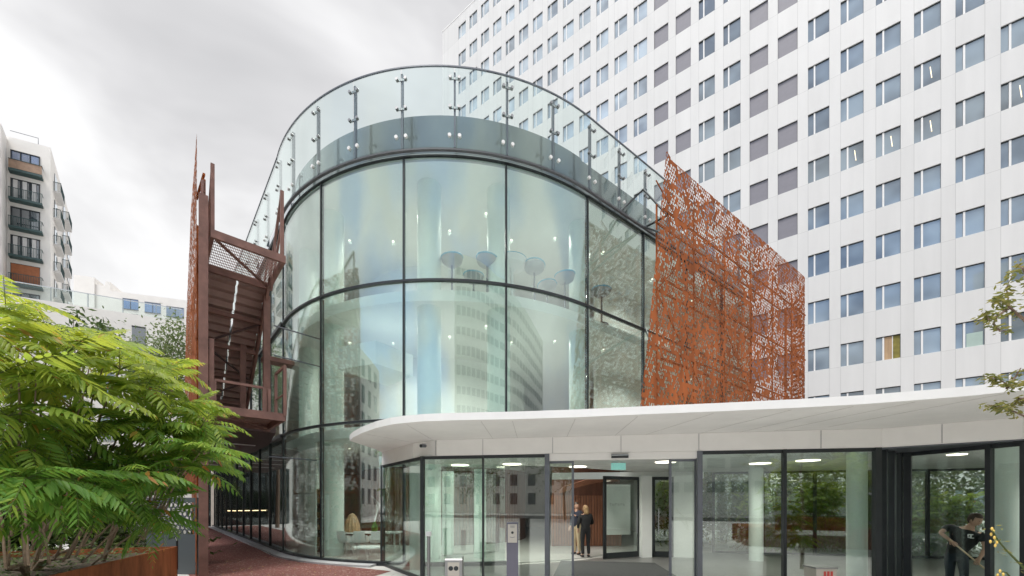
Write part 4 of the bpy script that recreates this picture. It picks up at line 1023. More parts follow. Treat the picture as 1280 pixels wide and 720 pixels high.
def frond_arrays(L, pairs, leaf, droop, rg, up=.25):
    """pinnate frond along +X: list of (verts, faces) for its leaflets and the points of its midrib"""
    n = 14; pts = []
    for i in range(n+1):
        s = i/n; pts.append(np.array([L*(s-.12*droop*s*s), 0, L*(up*s-droop*s*s*.8)]))
    V, Fc = [], []
    def rach(s):
        f = s*n; i = min(int(f), n-1); return pts[i]+(pts[i+1]-pts[i])*(f-i), (pts[i+1]-pts[i])/np.linalg.norm(pts[i+1]-pts[i])
    for k in range(pairs+1):
        s = .16+.84*k/pairs
        c, d = rach(min(s, .999))
        size = leaf*(math.sin(math.pi*min(1, .16+.80*(s-.16)/.84))**.55)*(1.0 if s < .9 else .8)
        sides = (1, -1) if k < pairs else (0,)
        for sd_ in sides:
            ang = R(62-18*s+rg.uniform(-6, 6)) if sd_ else 0
            hor = np.array([0, 1, 0])*sd_
            dr = d*math.cos(ang)+hor*math.sin(ang); dr[2] -= rg.uniform(.18, .5)*(.8+.5*droop); dr /= np.linalg.norm(dr)
            wv = np.cross(dr, np.array([0, 0, 1.])); wv /= np.linalg.norm(wv)+1e-9
            wv = wv+np.array([0, 0, rg.uniform(-.25, .25)]); wd = size*.125
            b = len(V)
            sag = np.array([0, 0, -size*.10])
            p = [c, c+dr*size*.25+wv*wd, c+dr*size*.6+wv*wd*.85+sag*.5, c+dr*size+sag*1.6, c+dr*size*.6-wv*wd*.85+sag*.5, c+dr*size*.25-wv*wd, c+dr*size*.5+sag*.25-np.array([0, 0, wd*.35])]
            V += p; Fc += [(b, b+1, b+6), (b+1, b+2, b+6), (b+2, b+3, b+6), (b+3, b+4, b+6), (b+4, b+5, b+6), (b+5, b, b+6)]
    return np.array(V), Fc, pts
def add_fronds(mb, rb, tips, rg, Ls=(.7, 1.05), per=(8, 11), leaf=.225, young=lambda p, j: 0):
    for (tip, axis, scale) in tips:
        axis = Vector(axis).normalized()
        m = rg.randint(*per); a0 = rg.uniform(0, 6.28)
        for j in range(m):
            el = rg.uniform(-.45, .55)+(.4 if j < 2 else 0)
            az = a0+j*2.399
            h = Vector((math.cos(az), math.sin(az), 0))
            dirv = (h*math.cos(el)+Vector((0, 0, math.sin(el)))+axis*.15+Vector((.12, -.30, 0))).normalized()
            L = rg.uniform(*Ls)*scale*(.75 if el > .7 else 1)
            V, Fc, pts = frond_arrays(L, rg.randint(10, 12), leaf*scale*rg.uniform(.85, 1.1), rg.uniform(.45, 1.15), rg)
            x = dirv; x = Vector((x.x, x.y, x.z)); yv = Vector((0, 0, 1)).cross(x).normalized(); zv = x.cross(yv)
            roll = rg.uniform(-.35, .35); Mx = Matrix((x, yv*math.cos(roll)+zv*math.sin(roll), zv*math.cos(roll)-yv*math.sin(roll))).transposed()
            Mn = np.array(Mx); P = V@Mn.T+np.array(tip)
            b = len(mb.v); mb.v += [tuple(q) for q in P]
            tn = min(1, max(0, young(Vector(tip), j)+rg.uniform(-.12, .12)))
            for q_, f in enumerate(Fc):
                if q_ % 6 == 0: tl_ = min(1, max(0, tn+rg.gauss(0, .14))) if rg.random() > .02 else rg.uniform(1.2, 1.6)
                mb.f.append(tuple(b+i for i in f)); mb.m.append(0); mb.t.append(tl_)
            rp_ = np.array(pts)@Mn.T+np.array(tip)
            rb.tube([tuple(q) for q in rp_[::2]], [.005*scale, .0045*scale, .004*scale, .0035*scale, .003*scale, .0025*scale, .002*scale, .0015*scale][:len(rp_[::2])], 4)

# planter of weathering steel, earth and shrub
PC = Vector((-7.86, 9.4, 0)); PN = Vector((-6.35, 5.15, 0)); PH = .80
pdir = (PN-PC).normalized(); pnr = Vector((pdir.y, -pdir.x, 0))         # towards the left / back
if pnr.x > 0: pnr = -pnr
planter = thing('planter', 'long rust steel planter holding the big feathery shrub in the lower left corner', 'planter', PC)
W_ = 4.2
b = MB()
q = [PC, PN, PN+pnr*W_, PC+pnr*W_]
for i in range(4):
    A, B = q[i], q[(i+1) % 4]; ctr = (q[0]+q[2])/2; inn = offs(A, B, 1); s_ = 1 if inn.dot(ctr-A) > 0 else -1
    n_ = inn*s_*.03
    b.hexa([A, B, B+n_, A+n_]+[p+Vector((0, 0, PH)) for p in (A, B, B+n_, A+n_)])
b.build('box', 'corten_planter', planter)
b = MB(); b.prism([p*1 for p in [q[0]+(q[2]-q[0])*.01, q[1]+(q[3]-q[1])*.01, q[2]+(q[0]-q[2])*.01, q[3]+(q[1]-q[3])*.01]], .5, .68); b.build('soil', 'soil', planter)
b = MB(); e0 = PC+pnr*.05; b.tube([e0+Vector((.0, .06, .25)), e0+Vector((0, .06, .93)), e0+Vector((-.05, .08, .99)), e0+Vector((-.16, .12, 1.0)), e0+Vector((-.27, .15, .96))], .022, 8)
hz_ = tag(b.build('hose_pipe', 'dark_frame'), 'grey bent pipe standing at the end of the rust steel planter', 'pipe')

rg = random.Random(11)
sumac = thing('sumac_shrub', 'large feathery sumac shrub with yellow green fronds filling the lower left of the view', 'shrub', PC+pdir*2.2+pnr*.9+Vector((0, 0, .6)))
fol, rib, stem = MB(), MB(), MB(); fol.t = []
spec = [  # rosettes: column, row, distance, size
 (8, 392, 5.2, .9), (60, 418, 5.8, .9), (22, 440, 5.0, 1.0), (85, 440, 5.6, 1.15), (135, 440, 6.4, .8), (150, 462, 6.2, 1.1), (45, 475, 5.2, 1.1), (105, 490, 5.5, 1.15), (178, 492, 6.3, 1.0),
 (208, 508, 6.6, 1.0), (10, 520, 4.8, 1.0), (65, 535, 5.5, 1.0), (135, 535, 6.0, 1.1), (190, 540, 6.4, 1.1), (228, 545, 6.7, 1.0), (250, 566, 6.5, .95), (225, 590, 6.6, 1.0), (170, 590, 6.3, 1.0), (110, 575, 6.2, 1.0),
 (28, 620, 4.9, 1.0), (128, 628, 5.9, .95), (175, 640, 6.5, .9), (-30, 420, 4.8, 1.0), (-25, 480, 4.6, 1.1), (-40, 580, 4.8, 1.0), (60, 590, 6.2, 1.0), (240, 510, 7.0, .75), (112, 432, 6.3, .8), (-12, 372, 5.6, .8), (200, 475, 7.0, .85),(255, 528, 6.8, .8)]
tips = []; trunks = {}
spec += [(x+rg.uniform(-22, 22), y+rg.uniform(-18, 18), Y+rg.uniform(.3, 1.2), s*.95) for (x, y, Y, s) in spec if y > 455]
spec += [(x, y, Y, .95) for (x, y, Y) in ((20, 560, 5.0), (70, 600, 5.6), (120, 560, 6.6), (40, 500, 6.4), (160, 610, 6.8), (-20, 540, 5.6), (215, 560, 7.0), (100, 640, 6.2), (5, 655, 5.2), (30, 600, 4.6), (90, 600, 5.1), (150, 600, 5.7), (60, 640, 5.4), (-10, 610, 4.5))]
base = [PC+pdir*(1.4+.9*(i//2))+pnr*(.7+.5*(i//2 % 2))+Vector((0, 0, .6)) for i in range(7)]
for (x, y, Y, s) in spec:
    p = at(x, y, Y); c0 = base[min(6, max(0, int((300-x)/52)))]
    d = (p-c0); mid = c0+d*.5+Vector((0, 0, -.12*d.length))+Vector((rg.uniform(-.15, .15), rg.uniform(-.1, .1), 0))
    k1 = c0+d*.22+Vector((0, 0, .02))
    stem.tube([mid, c0+d*.8+Vector((0, 0, -.04)), p], [.016, .012, .007], 6)
    key = (round(c0.x, 2), round(c0.y, 2))
    if key not in trunks or rg.random() < .08: trunks[key] = 1; stem.tube([c0, k1, mid], [.034, .028, .016], 7)
    tips.append((p, (d.x*.5, d.y*.5, 1.1), s))
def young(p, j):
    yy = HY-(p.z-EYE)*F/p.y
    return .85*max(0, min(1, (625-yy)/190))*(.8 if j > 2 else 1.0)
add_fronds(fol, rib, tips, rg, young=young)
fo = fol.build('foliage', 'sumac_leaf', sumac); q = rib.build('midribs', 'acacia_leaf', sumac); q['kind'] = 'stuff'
stem.build('stem', 'bark_light', sumac, smooth=True)

def clump_tree(name, label, cat, base, height, crown, n, leafsize, seed, m='tree_leaf', trunk_r=.1, tint=(.0, 1.0), group=None, limbs=7, bm_='bark'):
    """tapered trunk, limbs, and leaves in clusters round the limb ends; crown = (centre, (rx, ry, rz))"""
    rg = random.Random(seed); base = Vector(base)
    t_ = thing(name, label, cat, base, 0, group)
    cc_, rr_ = Vector(crown[0]), crown[1]
    tr_ = MB(); top = Vector((cc_.x, cc_.y, cc_.z))
    mid = base+(top-base)*.5+Vector((rg.uniform(-.1, .1)*height*.3, rg.uniform(-.1, .1)*height*.3, 0))
    tr_.tube([base, mid, top], [trunk_r, trunk_r*.75, trunk_r*.4], 8)
    ends = []
    for i in range(limbs):
        while True:
            q = Vector((rg.uniform(-1, 1), rg.uniform(-1, 1), rg.uniform(-.8, 1)))
            if .45 < q.length < 1: break
        p = cc_+Vector((q.x*rr_[0], q.y*rr_[1], q.z*rr_[2])); s = base+(top-base)*rg.uniform(.45, .95)
        tr_.tube([s, s+(p-s)*.5+Vector((0, 0, .06*height*rg.random())), p], [trunk_r*.4, trunk_r*.25, trunk_r*.08], 6); ends.append(p)
        for k in range(2):
            p2 = p+Vector((rg.gauss(0, .35)*rr_[0], rg.gauss(0, .35)*rr_[1], rg.gauss(0, .3)*rr_[2])); tr_.tube([s+(p-s)*.6, p2], [trunk_r*.2, trunk_r*.05], 5); ends.append(p2)
    tr_.build('trunk', bm_, t_, smooth=True)
    f = MB(); f.t = []
    for i in range(n):
        c0 = ends[rg.randrange(len(ends))]; g = .24
        p = c0+Vector((rg.gauss(0, g)*rr_[0], rg.gauss(0, g)*rr_[1], rg.gauss(0, g*.8)*rr_[2]))
        a, b_ = rg.uniform(0, 6.28), rg.gauss(0, .6); d = Vector((math.cos(a)*math.cos(b_), math.sin(a)*math.cos(b_), math.sin(b_)-.25)).normalized()
        w_ = d.cross(Vector((rg.gauss(0, .4), rg.gauss(0, .4), 1))).normalized()*leafsize*.22; L_ = leafsize*rg.uniform(.7, 1.25)
        nv = len(f.v); f.v += [tuple(p), tuple(p+d*L_*.5+w_), tuple(p+d*L_), tuple(p+d*L_*.5-w_)]; f.f.append((nv, nv+1, nv+2, nv+3)); f.m.append(0)
        f.t.append(min(1, max(0, rg.uniform(*tint))))
    f.build('crown', m, t_)
    return t_
# grey green tree behind the screen at left
c = at(196, 452, 24); clump_tree('tree', 'dull grey green tree standing in front of the low white building', 'tree', (c.x, c.y, 0), 9, (c, (2.3, 1.8, 2.1)), 6000, .22, 3, 'grey_leaf', .14, limbs=16)
c = at(97, 412, 17); clump_tree('tree', 'small dark leaved tree poking up behind the feathery shrub', 'tree', (c.x, c.y, 0), 8, (c, (.9, .9, .8)), 500, .28, 5, 'tree_leaf', .08, tint=(0, .15), limbs=8)
# understorey in the planter
gc = MB(); gc.t = []; rg = random.Random(21)
for i in range(2600):
    p = PC+pdir*rg.uniform(.1, 4.3)+pnr*rg.uniform(.08, 3.4)+Vector((0, 0, .66+abs(rg.gauss(0, .16))))
    a = rg.uniform(0, 6.28); d = Vector((math.cos(a), math.sin(a), rg.uniform(-.3, .7))).normalized()*rg.uniform(.05, .11); w_ = d.cross(Vector((0, 0, 1))).normalized()*.022
    nv = len(gc.v); gc.v += [tuple(p), tuple(p+d*.5+w_), tuple(p+d), tuple(p+d*.5-w_)]; gc.f.append((nv, nv+1, nv+2, nv+3)); gc.m.append(0); gc.t.append(rg.uniform(0, .6))
o = gc.build('ground_cover', 'tree_leaf'); o['kind'] = 'stuff'; o['label'] = 'small leaved ground cover growing in the rust steel planter under the shrub'
# hedge behind the planter keeps the view closed, seen between the stems
clump_tree('shrub', 'dark leafy shrub behind the stems of the feathery shrub', 'shrub', (-13.2, 11.3, 0), 3.2, (Vector((-13.2, 11.2, 1.5)), (2.6, 1.4, 1.3)), 13000, .2, 8, 'tree_leaf', .08, tint=(0, .35), limbs=24)
clump_tree('shrub', 'dark leafy shrub at the far left behind the rust steel planter', 'shrub', (-12.5, 8.2, 0), 3.0, (Vector((-12.5, 8.2, 1.5)), (1.6, 1.6, 1.3)), 9000, .2, 9, 'tree_leaf', .08, tint=(0, .35), limbs=20)

# slate grey pierced panel
m, t, p_, o_ = new_mat('slate_panel'); p_.inputs['Base Color'].default_value = (.085, .10, .108, 1); p_.inputs['Roughness'].default_value = .5
GA, GB = at(183, 627, 10.3), at(247, 627, 10.1); GA.z = GB.z = 0
gp = thing('pierced_panel', 'slate grey metal panel pierced with honeycomb holes beside the rust planter', 'panel', GA)
gd = (GB-GA).normalized(); gn_ = Vector((-gd.y, gd.x, 0)); GL = (GB-GA).length; GH = EYE-(-3)/F*10
GT = 1.95
hx, hole = .155, None
fr = MB(); fr.wallbox(GA, GB, .025, 0, 1.02)
fr.wallbox(GA, GA+gd*.12, .025, 1.023, GT); fr.wallbox(GB-gd*.10, GB, .025, 1.023, GT); fr.wallbox(GA+gd*.123, GB-gd*.103, .025, GT-.12, GT)
# honeycomb grid between: every cell a small six sided ring
a_ = .066
rows = 11; u0, u1, zz0 = .123, GL-.103, 1.03
j = 0; z = zz0+a_*.7
while z < GT-.12-a_*.5:
    u = u0+a_*.9+(a_ if j % 2 else 0)
    while u < u1-a_*.6:
        ctr = GA+gd*u+Vector((0, 0, z)); n_ = len(fr.v)
        for rr_ in (a_*1.155, a_*.86):
            for s_ in range(6): an_ = R(30+60*s_); q_ = ctr+gd*math.cos(an_)*rr_+Vector((0, 0, math.sin(an_)*rr_)); fr.v.append(tuple(q_))
        for rr_ in (a_*1.155, a_*.86):
            for s_ in range(6): an_ = R(30+60*s_); q_ = ctr+gn_*.02+gd*math.cos(an_)*rr_+Vector((0, 0, math.sin(an_)*rr_)); fr.v.append(tuple(q_))
        for s_ in range(6):
            k_ = (s_+1) % 6
            fr.face((n_+s_, n_+k_, n_+6+k_, n_+6+s_)); fr.face((n_+12+s_, n_+18+s_, n_+18+k_, n_+12+k_)); fr.face((n_+6+s_, n_+6+k_, n_+18+k_, n_+18+s_))
        u += a_*2
    z += a_*1.74; j += 1
fr.build('sheet', 'slate_panel', gp)
bk_ = thing('pale_wall', 'pale low wall glimpsed through the honeycomb holes of the slate panel', 'wall', GA+gn_*1.2)
MB().wallbox(GA-gd*4+gn_*1.2, GB-gd*1.15+gn_*1.2, .15, 0, 2.1).build('wall', 'render_wall', bk_)

# garden behind the pavilion
for i, (x, Y, h, s) in enumerate(((8.2, 16.2, 4.4, 31), (10.6, 15.4, 4.8, 32), (13.0, 15.2, 4.6, 33), (15.6, 14.6, 4.6, 34), (18.5, 13.0, 4.8, 35))):
    lab = ['bushy green garden tree behind the pavilion, nearest to the lobby doors', 'bushy green garden tree behind the pavilion, second from the lobby doors', 'bushy green garden tree behind the pavilion glass left of the sweeping man', 'bushy green garden tree behind the pavilion glass above the sweeping man', 'bushy green garden tree behind the pavilion glass right of the round column'][i]
    clump_tree('garden_tree', lab, 'tree', (x, Y, 0), h, (Vector((x, Y, 2.0)), (1.6, 1.0, 1.7)), 5000, .22, s, 'tree_leaf', .05, tint=(.2, 1), group='garden trees behind the pavilion', limbs=18)
    c = dup(sumac, (x+.3, Y-.9, -.35), 1.1*i, ['feathery sumac in the garden bed nearest to the lobby doors', 'feathery sumac in the garden bed, second from the lobby doors', 'feathery sumac in the garden bed left of the bending person', 'feathery sumac in the garden bed behind the bending person', 'feathery sumac in the garden bed right of the round column'][i], .62); c['group'] = 'sumacs behind the pavilion'
gw = thing('garden_wall', 'pale garden wall behind the planting at the back of the pavilion', 'wall', (13, 19, 0))
MB().wallbox((6.9, 19.3), (26, 16.2), .2, 0, 1.4).build('wall', 'render_wall', gw)

# tree reaching in at the right edge
rg = random.Random(5)
T0 = Vector((6.9, 4.55, 0))
rt = thing('slender_tree', 'thin airy tree with small leaves reaching in from the right edge of the view', 'tree', T0)
tr_ = MB(); f = MB(); f.t = []
tr_.tube([T0, T0+Vector((.05, .0, 1.4)), T0+Vector((-.05, .05, 2.6)), T0+Vector((.05, 0, 3.6)), T0+Vector((0, .05, 4.8))], [.05, .042, .034, .024, .008], 8)
def leafspray(p, n, spread, size=.10):
    for i in range(n):
        q = p+Vector((rg.gauss(0, spread), rg.gauss(0, spread), rg.gauss(0, spread*.7))); a = rg.uniform(0, 6.28)
        d = Vector((math.cos(a), math.sin(a), rg.uniform(-.9, .4))).normalized()*size*rg.uniform(.6, 1.2); w_ = d.cross(Vector((rg.random(), rg.random(), 1))).normalized()*size*.17
        nv = len(f.v); f.v += [tuple(q), tuple(q+d*.5+w_), tuple(q+d), tuple(q+d*.5-w_)]; f.f.append((nv, nv+1, nv+2, nv+3)); f.m.append(0); f.t.append(rg.uniform(0, .9))
for (xa, ya, path, n) in (
    (1300, 425, [(1278, 398), (1262, 385), (1258, 360), (1268, 338)], 26), (1278, 398, [(1262, 384), (1250, 372), (1243, 378)], 30), (1262, 385, [(1246, 395), (1236, 400), (1232, 390)], 24),
    (1246, 395, [(1242, 405), (1250, 414), (1262, 413)], 12), (1300, 490, [(1278, 480), (1262, 482), (1248, 474), (1228, 470)], 40), (1262, 482, [(1258, 486), (1270, 470), (1276, 460)], 12), (1300, 530, [(1280, 520), (1262, 512), (1250, 508), (1234, 506)], 34), (1290, 500, [(1274, 498), (1268, 505)], 18), (1300, 400, [(1290, 360), (1278, 335), (1272, 330)], 16)):
    Y = 4.6; pts = [at(xa, ya, Y)]+[at(x, y, Y+rg.uniform(-.1, .1)) for x, y in path]
    tr_.tube(pts, [.016, .011, .008, .005, .003][:len(pts)], 6)
    for j in range(n):
        s = rg.uniform(.25, 1); k = min(int(s*(len(pts)-1)), len(pts)-2); q = pts[k]+(pts[k+1]-pts[k])*(s*(len(pts)-1)-k); leafspray(q, 3, .035, .075)
tr_.build('trunk', 'bark', rt, smooth=True); f.build('crown', 'acacia_leaf', rt)
# budding plant, lower right corner
bp = thing('budding_plant', 'thin arching stem with pale yellow buds in the lower right corner', 'plant', at(1300, 760, 3.2))
s_ = MB(); pts = [at(1300, 760, 3.2), at(1282, 712, 3.2), at(1270, 700, 3.2), at(1258, 688, 3.2), at(1247, 675, 3.2), at(1240, 662, 3.2)]; s_.tube(pts, [.012, .010, .008, .007, .006, .004], 6)
pts2 = [at(1300, 775, 3.2), at(1275, 735, 3.2), at(1258, 716, 3.2), at(1250, 714, 3.2)]; s_.tube(pts2, [.01, .008, .006, .004], 6); s_.build('stem', 'acacia_leaf', bp, smooth=True)
for (x, y) in ((1240, 661), (1239, 668), (1243, 672), (1246, 678), (1238, 677), (1244, 682), (1250, 714), (1254, 718), (1247, 719), (1242, 664)):
    MB().ball(at(x, y, 3.2+rg.uniform(-.02, .02)), .008, 5, 0, 1.8).build('bud', 'bud_yellow', bp, smooth=True)
lf = MB(); lf.t = []; f = lf
for q in pts: leafspray(q, 6, .02, .04)
lf.build('leaf', 'acacia_leaf', bp)

# shrubs on the square behind the viewer, mirrored in the pavilion glass
pl2 = thing('planter', 'rust steel planter on the square behind the viewer', 'planter', (10, -2.5, 0))
b = MB(); b.box(6.8, 15, -4.2, -1.4, 0, .8); b.build('box', 'corten_planter', pl2)
for i, (x, y, h) in enumerate(((7.6, -2.6, 2.6), (9.4, -2.4, 3.0), (11.6, -2.8, 2.8), (13.8, -2.6, 3.0))):
    dup(sumac, (x, y+.2, .3), i*1.7+.4, ['green sumac in the rear planter, first from the viewer', 'green sumac in the rear planter, second from the viewer', 'green sumac in the rear planter, third from the viewer', 'green sumac in the rear planter, farthest from the viewer'][i], .8)['group'] = 'sumacs in the rear planter'; continue
    clump_tree('sumac_bush', ['green bush in the rear planter, first from the viewer', 'green bush in the rear planter, second from the viewer', 'green bush in the rear planter, third from the viewer', 'green bush in the rear planter, farthest from the viewer'][i], 'shrub', (x, y, .75), h, (Vector((x, y, 2.0)), (1.2, .9, 1.0)), 1500, .26, 40+i, 'tree_leaf', .05, tint=(0, .9), group='bushes in the rear planter', limbs=12)
for i, (x, y) in enumerate(((-14, -22), (-5, -23), (18, -22))):
    clump_tree('street_tree', ['round street tree behind the viewer, left one', 'round street tree behind the viewer, middle one', 'round street tree behind the viewer, right one'][i], 'tree', (x, y, 0), 9, (Vector((x, y, 6)), (3, 3, 2.6)), 2500, .4, 50+i, 'tree_leaf', .16, tint=(0, .6), group='street trees behind the viewer', limbs=14)

# ------------------------------------------------------------------ furniture inside the drum
mat('shell_grey', (.36, .38, .40), .5, var=.06)
mat('shell_white', (.76, .78, .78), .4, var=.03)
mat('rim_blue', (.10, .38, .55), .5, var=.1)
ORD = ['leftmost', 'second from the left', 'third from the left', 'fourth from the left', 'fifth from the left', 'sixth from the left', 'rightmost']
zf = Z2-.04
ch = thing('tub_chair', 'grey tub chair with blue rim on the top floor, leftmost of seven', 'chair', (0, 0, 0), 0, 'blue rimmed tub chairs on the top floor')
b = MB(); b.lathe((0, 0, 0), [(.25, 0), (.25, .02), (.06, .04), (.035, .08), (.03, 1.02)], 16); b.build('pedestal', 'grey_frame', ch, smooth=True)
prof = [(.10, 1.03), (.22, 1.06), (.30, 1.13), (.335, 1.23), (.33, 1.27), (.315, 1.24), (.28, 1.17), (.05, 1.12)]
b = MB(); b.lathe((0, 0, 0), prof, 24); b.build('shell', 'shell_grey', ch, smooth=True)
b = MB(); n = 24; b.tube([(.33*math.cos(2*math.pi*i/n), .33*math.sin(2*math.pi*i/n), 1.275+.04*math.cos(2*math.pi*i/n)) for i in range(n+1)], .024, 6); b.build('rim', 'rim_blue', ch, smooth=True)
spots = [(565, 12.35), (592, 13.3), (609, 12.4), (668, 12.75), (684, 13.9), (706, 13.3), (752, 14.2)]
for i, (px, Y) in enumerate(spots):
    p = at(px, HY, Y); loc = (p.x, p.y, zf)
    if i == 0: ch.location = loc; ch.rotation_euler = (0, 0, 1)
    else: dup(ch, loc, i*1.3+.5, 'grey tub chair with blue rim on the top floor, %s of seven' % ORD[i])
tb = thing('tall_table', 'pale round table with a blue edge on a white stem on the top floor', 'table', (0, 0, 0))
b = MB(); b.lathe((0, 0, 0), [(.28, 0), (.28, .02), (.08, .05), (.05, .2), (.045, 1.0), (.12, 1.1)], 16); b.build('pedestal', 'shell_white', tb, smooth=True)
b = MB(); b.lathe((0, 0, 0), [(.12, 1.1), (.42, 1.2), (.47, 1.38), (.45, 1.40)], 28); b.build('top', 'shell_white', tb, smooth=True)
b = MB(); b.tube([(.465*math.cos(2*math.pi*i/n), .465*math.sin(2*math.pi*i/n), 1.39) for i in range(n+1)], .016, 6); b.build('rim', 'rim_blue', tb, smooth=True)
p = at(640, HY, 12.7); tb.location = (p.x, p.y, zf)

# ground floor: long white table, chairs, low table, bookcase, decoration
gt = thing('dining_table', 'long white table on the ground floor of the drum, seen left of the pavilion', 'table', at(458, HY, 14.6)*Vector((1, 1, 0)) if False else (-5.4, 14.4, 0))
b = MB(); b.box(-6.6, -4.0, 14.0, 14.9, .72, .76); b.build('top', 'shell_white', gt)
for x in (-6.45, -4.15):
    for y in (14.1, 14.8): b = MB(); b.beam((x, y, .03), (x, y, .72), .05, .05, up=(1, 0, 0)); b.build('leg', 'white_metal', gt)
c = thing('shell_chair', 'white shell chair at the long table, left of three', 'chair', (0, 0, 0), 0, 'white shell chairs at the long table')
b = MB()
pr = [(-.22, -.20, .46), (-.20, .0, .44), (-.19, .18, .45), (-.19, .24, .56), (-.18, .27, .82)]
for (xa, ya, za), (xb, yb, zb) in zip(pr[:-1], pr[1:]): b.hexa([(xa, ya, za-.012), (-xa, ya, za-.012), (-xb, yb, zb-.012), (xb, yb, zb-.012), (xa, ya-.01, za+.012), (-xa, ya-.01, za+.012), (-xb, yb-.01, zb+.012), (xb, yb-.01, zb+.012)])
for s in (-1, 1): b.hexa([(s*.20, -.15, .45), (s*.23, -.15, .45), (s*.23, .22, .45), (s*.20, .22, .45), (s*.235, -.08, .62), (s*.26, -.08, .62), (s*.24, .25, .70), (s*.21, .25, .70)])
b.build('shell', 'shell_white', c)
for sx_ in (-1, 1):
    for sy_ in (-1, 1): b = MB(); b.tube([(sx_*.10, sy_*.08, .44), (sx_*.23, sy_*.22, 0)], [.014, .009], 6); b.build('leg', 'white_metal', c)
for i, (x, y, rz, lab) in enumerate(((-5.72, 13.65, 3.0, 'left of three'), (-5.12, 13.6, 3.2, 'middle of three'), (-4.5, 13.55, 3.1, 'right of three'))):
    if i == 0: c.location = (x, y, .03); c.rotation_euler = (0, 0, rz)
    else: dup(c, (x, y, .03), rz, 'white shell chair at the long table, '+lab)
lt_ = thing('low_table', 'low round white table in front of the shell chairs', 'table', (-4.6, 12.7, .03))
b = MB(); b.cyl((-4.6, 12.7), .42, .40, .425, 28); b.build('top', 'shell_white', lt_)
for k in range(4): a = k*1.571+.4; b = MB(); b.tube([(-4.6+.2*math.cos(a), 12.7+.2*math.sin(a), .40), (-4.6+.34*math.cos(a), 12.7+.34*math.sin(a), .03)], .012, 6); b.build('leg', 'white_metal', lt_)
bkc = thing('bookcase', 'open wooden bookcase with a few books inside the leftmost ground floor bay', 'shelf', (-7.05, 14.3, .03))
b = MB()
b.box(-7.3, -7.26, 14.1, 14.5, .03, 2.3); b.box(-6.7, -6.66, 14.1, 14.5, .03, 2.3); b.box(-7.26, -6.7, 14.46, 14.5, .03, 2.3)
b.build('case', 'wood_light', bkc)
for z in (.12, .55, 1.0, 1.45, 1.9, 2.26): b = MB(); b.box(-7.258, -6.702, 14.12, 14.458, z, z+.035); b.build('shelf', 'wood_light', bkc)
rg = random.Random(2)
for z in (.585, 1.035, 1.485):
    for k in range(6):
        x = -7.2+k*.075+rg.uniform(0, .02); h = rg.uniform(.2, .3)
        o = tag(MB().box(x, x+.035, 14.15, 14.35, z+.001, z+h).build('book', 'dark_frame' if k % 3 else 'interior_white'), '%s book standing on the %s shelf of the bookcase, place %s from the left' % ('dark' if k % 3 else 'white', {.585: 'lower', 1.035: 'middle', 1.485: 'upper'}[z], ['first', 'second', 'third', 'fourth', 'fifth', 'sixth'][k]), 'book', 'books in the bookcase')
dk = thing('draped_lamp', 'beige pleated lamp shaped like a draped cone on the long white table', 'lamp', (-5.75, 14.4, .76))
b = MB(); k = 28; nv = 0; ring = [(.26, .0), (.25, .2), (.20, .42), (.11, .60), (.05, .66)]
for r, z in ring:
    for j in range(k): a = 2*math.pi*j/k; q_ = r*(1+.07*(j % 2)); b.v.append((-5.75+q_*math.cos(a), 14.4+q_*math.sin(a), .765+z))
for i in range(len(ring)-1):
    for j in range(k): b.face((i*k+j, i*k+(j+1) % k, (i+1)*k+(j+1) % k, (i+1)*k+j))
b.face(range((len(ring)-1)*k, len(ring)*k)); b.build('shade', 'wood_light', dk)
vz = thing('vase', 'small green vase with twigs on the long white table', 'vase', (-4.95, 14.4, .76))
b = MB(); b.lathe((-4.95, 14.4, .761), [(.06, 0), (.11, .08), (.10, .22), (.05, .32), (.06, .36)], 18); b.build('body', 'sumac_leaf', vz, smooth=True)
b = MB()
for kk in range(7): b.tube([(-4.95, 14.4, 1.1), (-4.95+rg.uniform(-.2, .2), 14.4+rg.uniform(-.1, .1), 1.35+rg.random()*.5), (-4.95+rg.uniform(-.35, .35), 14.4, 1.6+rg.random()*.5)], [.008, .005, .003], 5)
b.build('twigs', 'white_metal', vz)

# ------------------------------------------------------------------ things standing before the glass
mat('post_violet', (.13, .125, .16), .45, var=.06)
mat('panel_steel', (.50, .47, .42), .35, metal=.7, var=.06)
mat('red_mark', (.45, .05, .04), .5)
p = at(640.5, HY, 8.0)
ip = thing('intercom_post', 'slender violet grey entry post with a steel call panel left of the sliding door', 'post', (p.x, p.y, 0))
b = MB(); b.box(p.x-.115, p.x+.115, p.y-.05, p.y+.05, 0, 1.44); b.box(p.x-.17, p.x+.17, p.y-.1, p.y+.1, 0, .015); b.build('post', 'post_violet', ip)
pl_ = MB().box(p.x-.092, p.x+.092, p.y-.062, p.y-.0505, 1.035, 1.40).build('call_panel', 'panel_steel', ip)
b = MB(); b.tube([(p.x, p.y-.063, 1.235), (p.x, p.y-.07, 1.235)], .026, 14); b.build('button', 'dark_frame', pl_)
b = MB()
for k in range(5): b.box(p.x-.045, p.x+.045, p.y-.0645, p.y-.0625, 1.33+k*.01, 1.334+k*.01)
b.tube([(p.x-.05, p.y-.064, 1.15), (p.x, p.y-.066, 1.135), (p.x+.05, p.y-.064, 1.15)], .006, 6); b.build('speaker_slot', 'grey_frame', pl_)
p = at(568, HY, 7.7)
ab = thing('ash_bin', 'brushed steel bin with two round black openings in front of the pavilion glass', 'bin', (p.x, p.y, 0))
b = MB(); b.hexa([(p.x-.165, p.y-.12, .0), (p.x+.165, p.y-.12, 0), (p.x+.165, p.y+.12, 0), (p.x-.165, p.y+.12, 0), (p.x-.165, p.y-.12, .74), (p.x+.165, p.y-.12, .74), (p.x+.165, p.y+.12, .78), (p.x-.165, p.y+.12, .78)]); b.build('body', 'steel_brushed', ab)
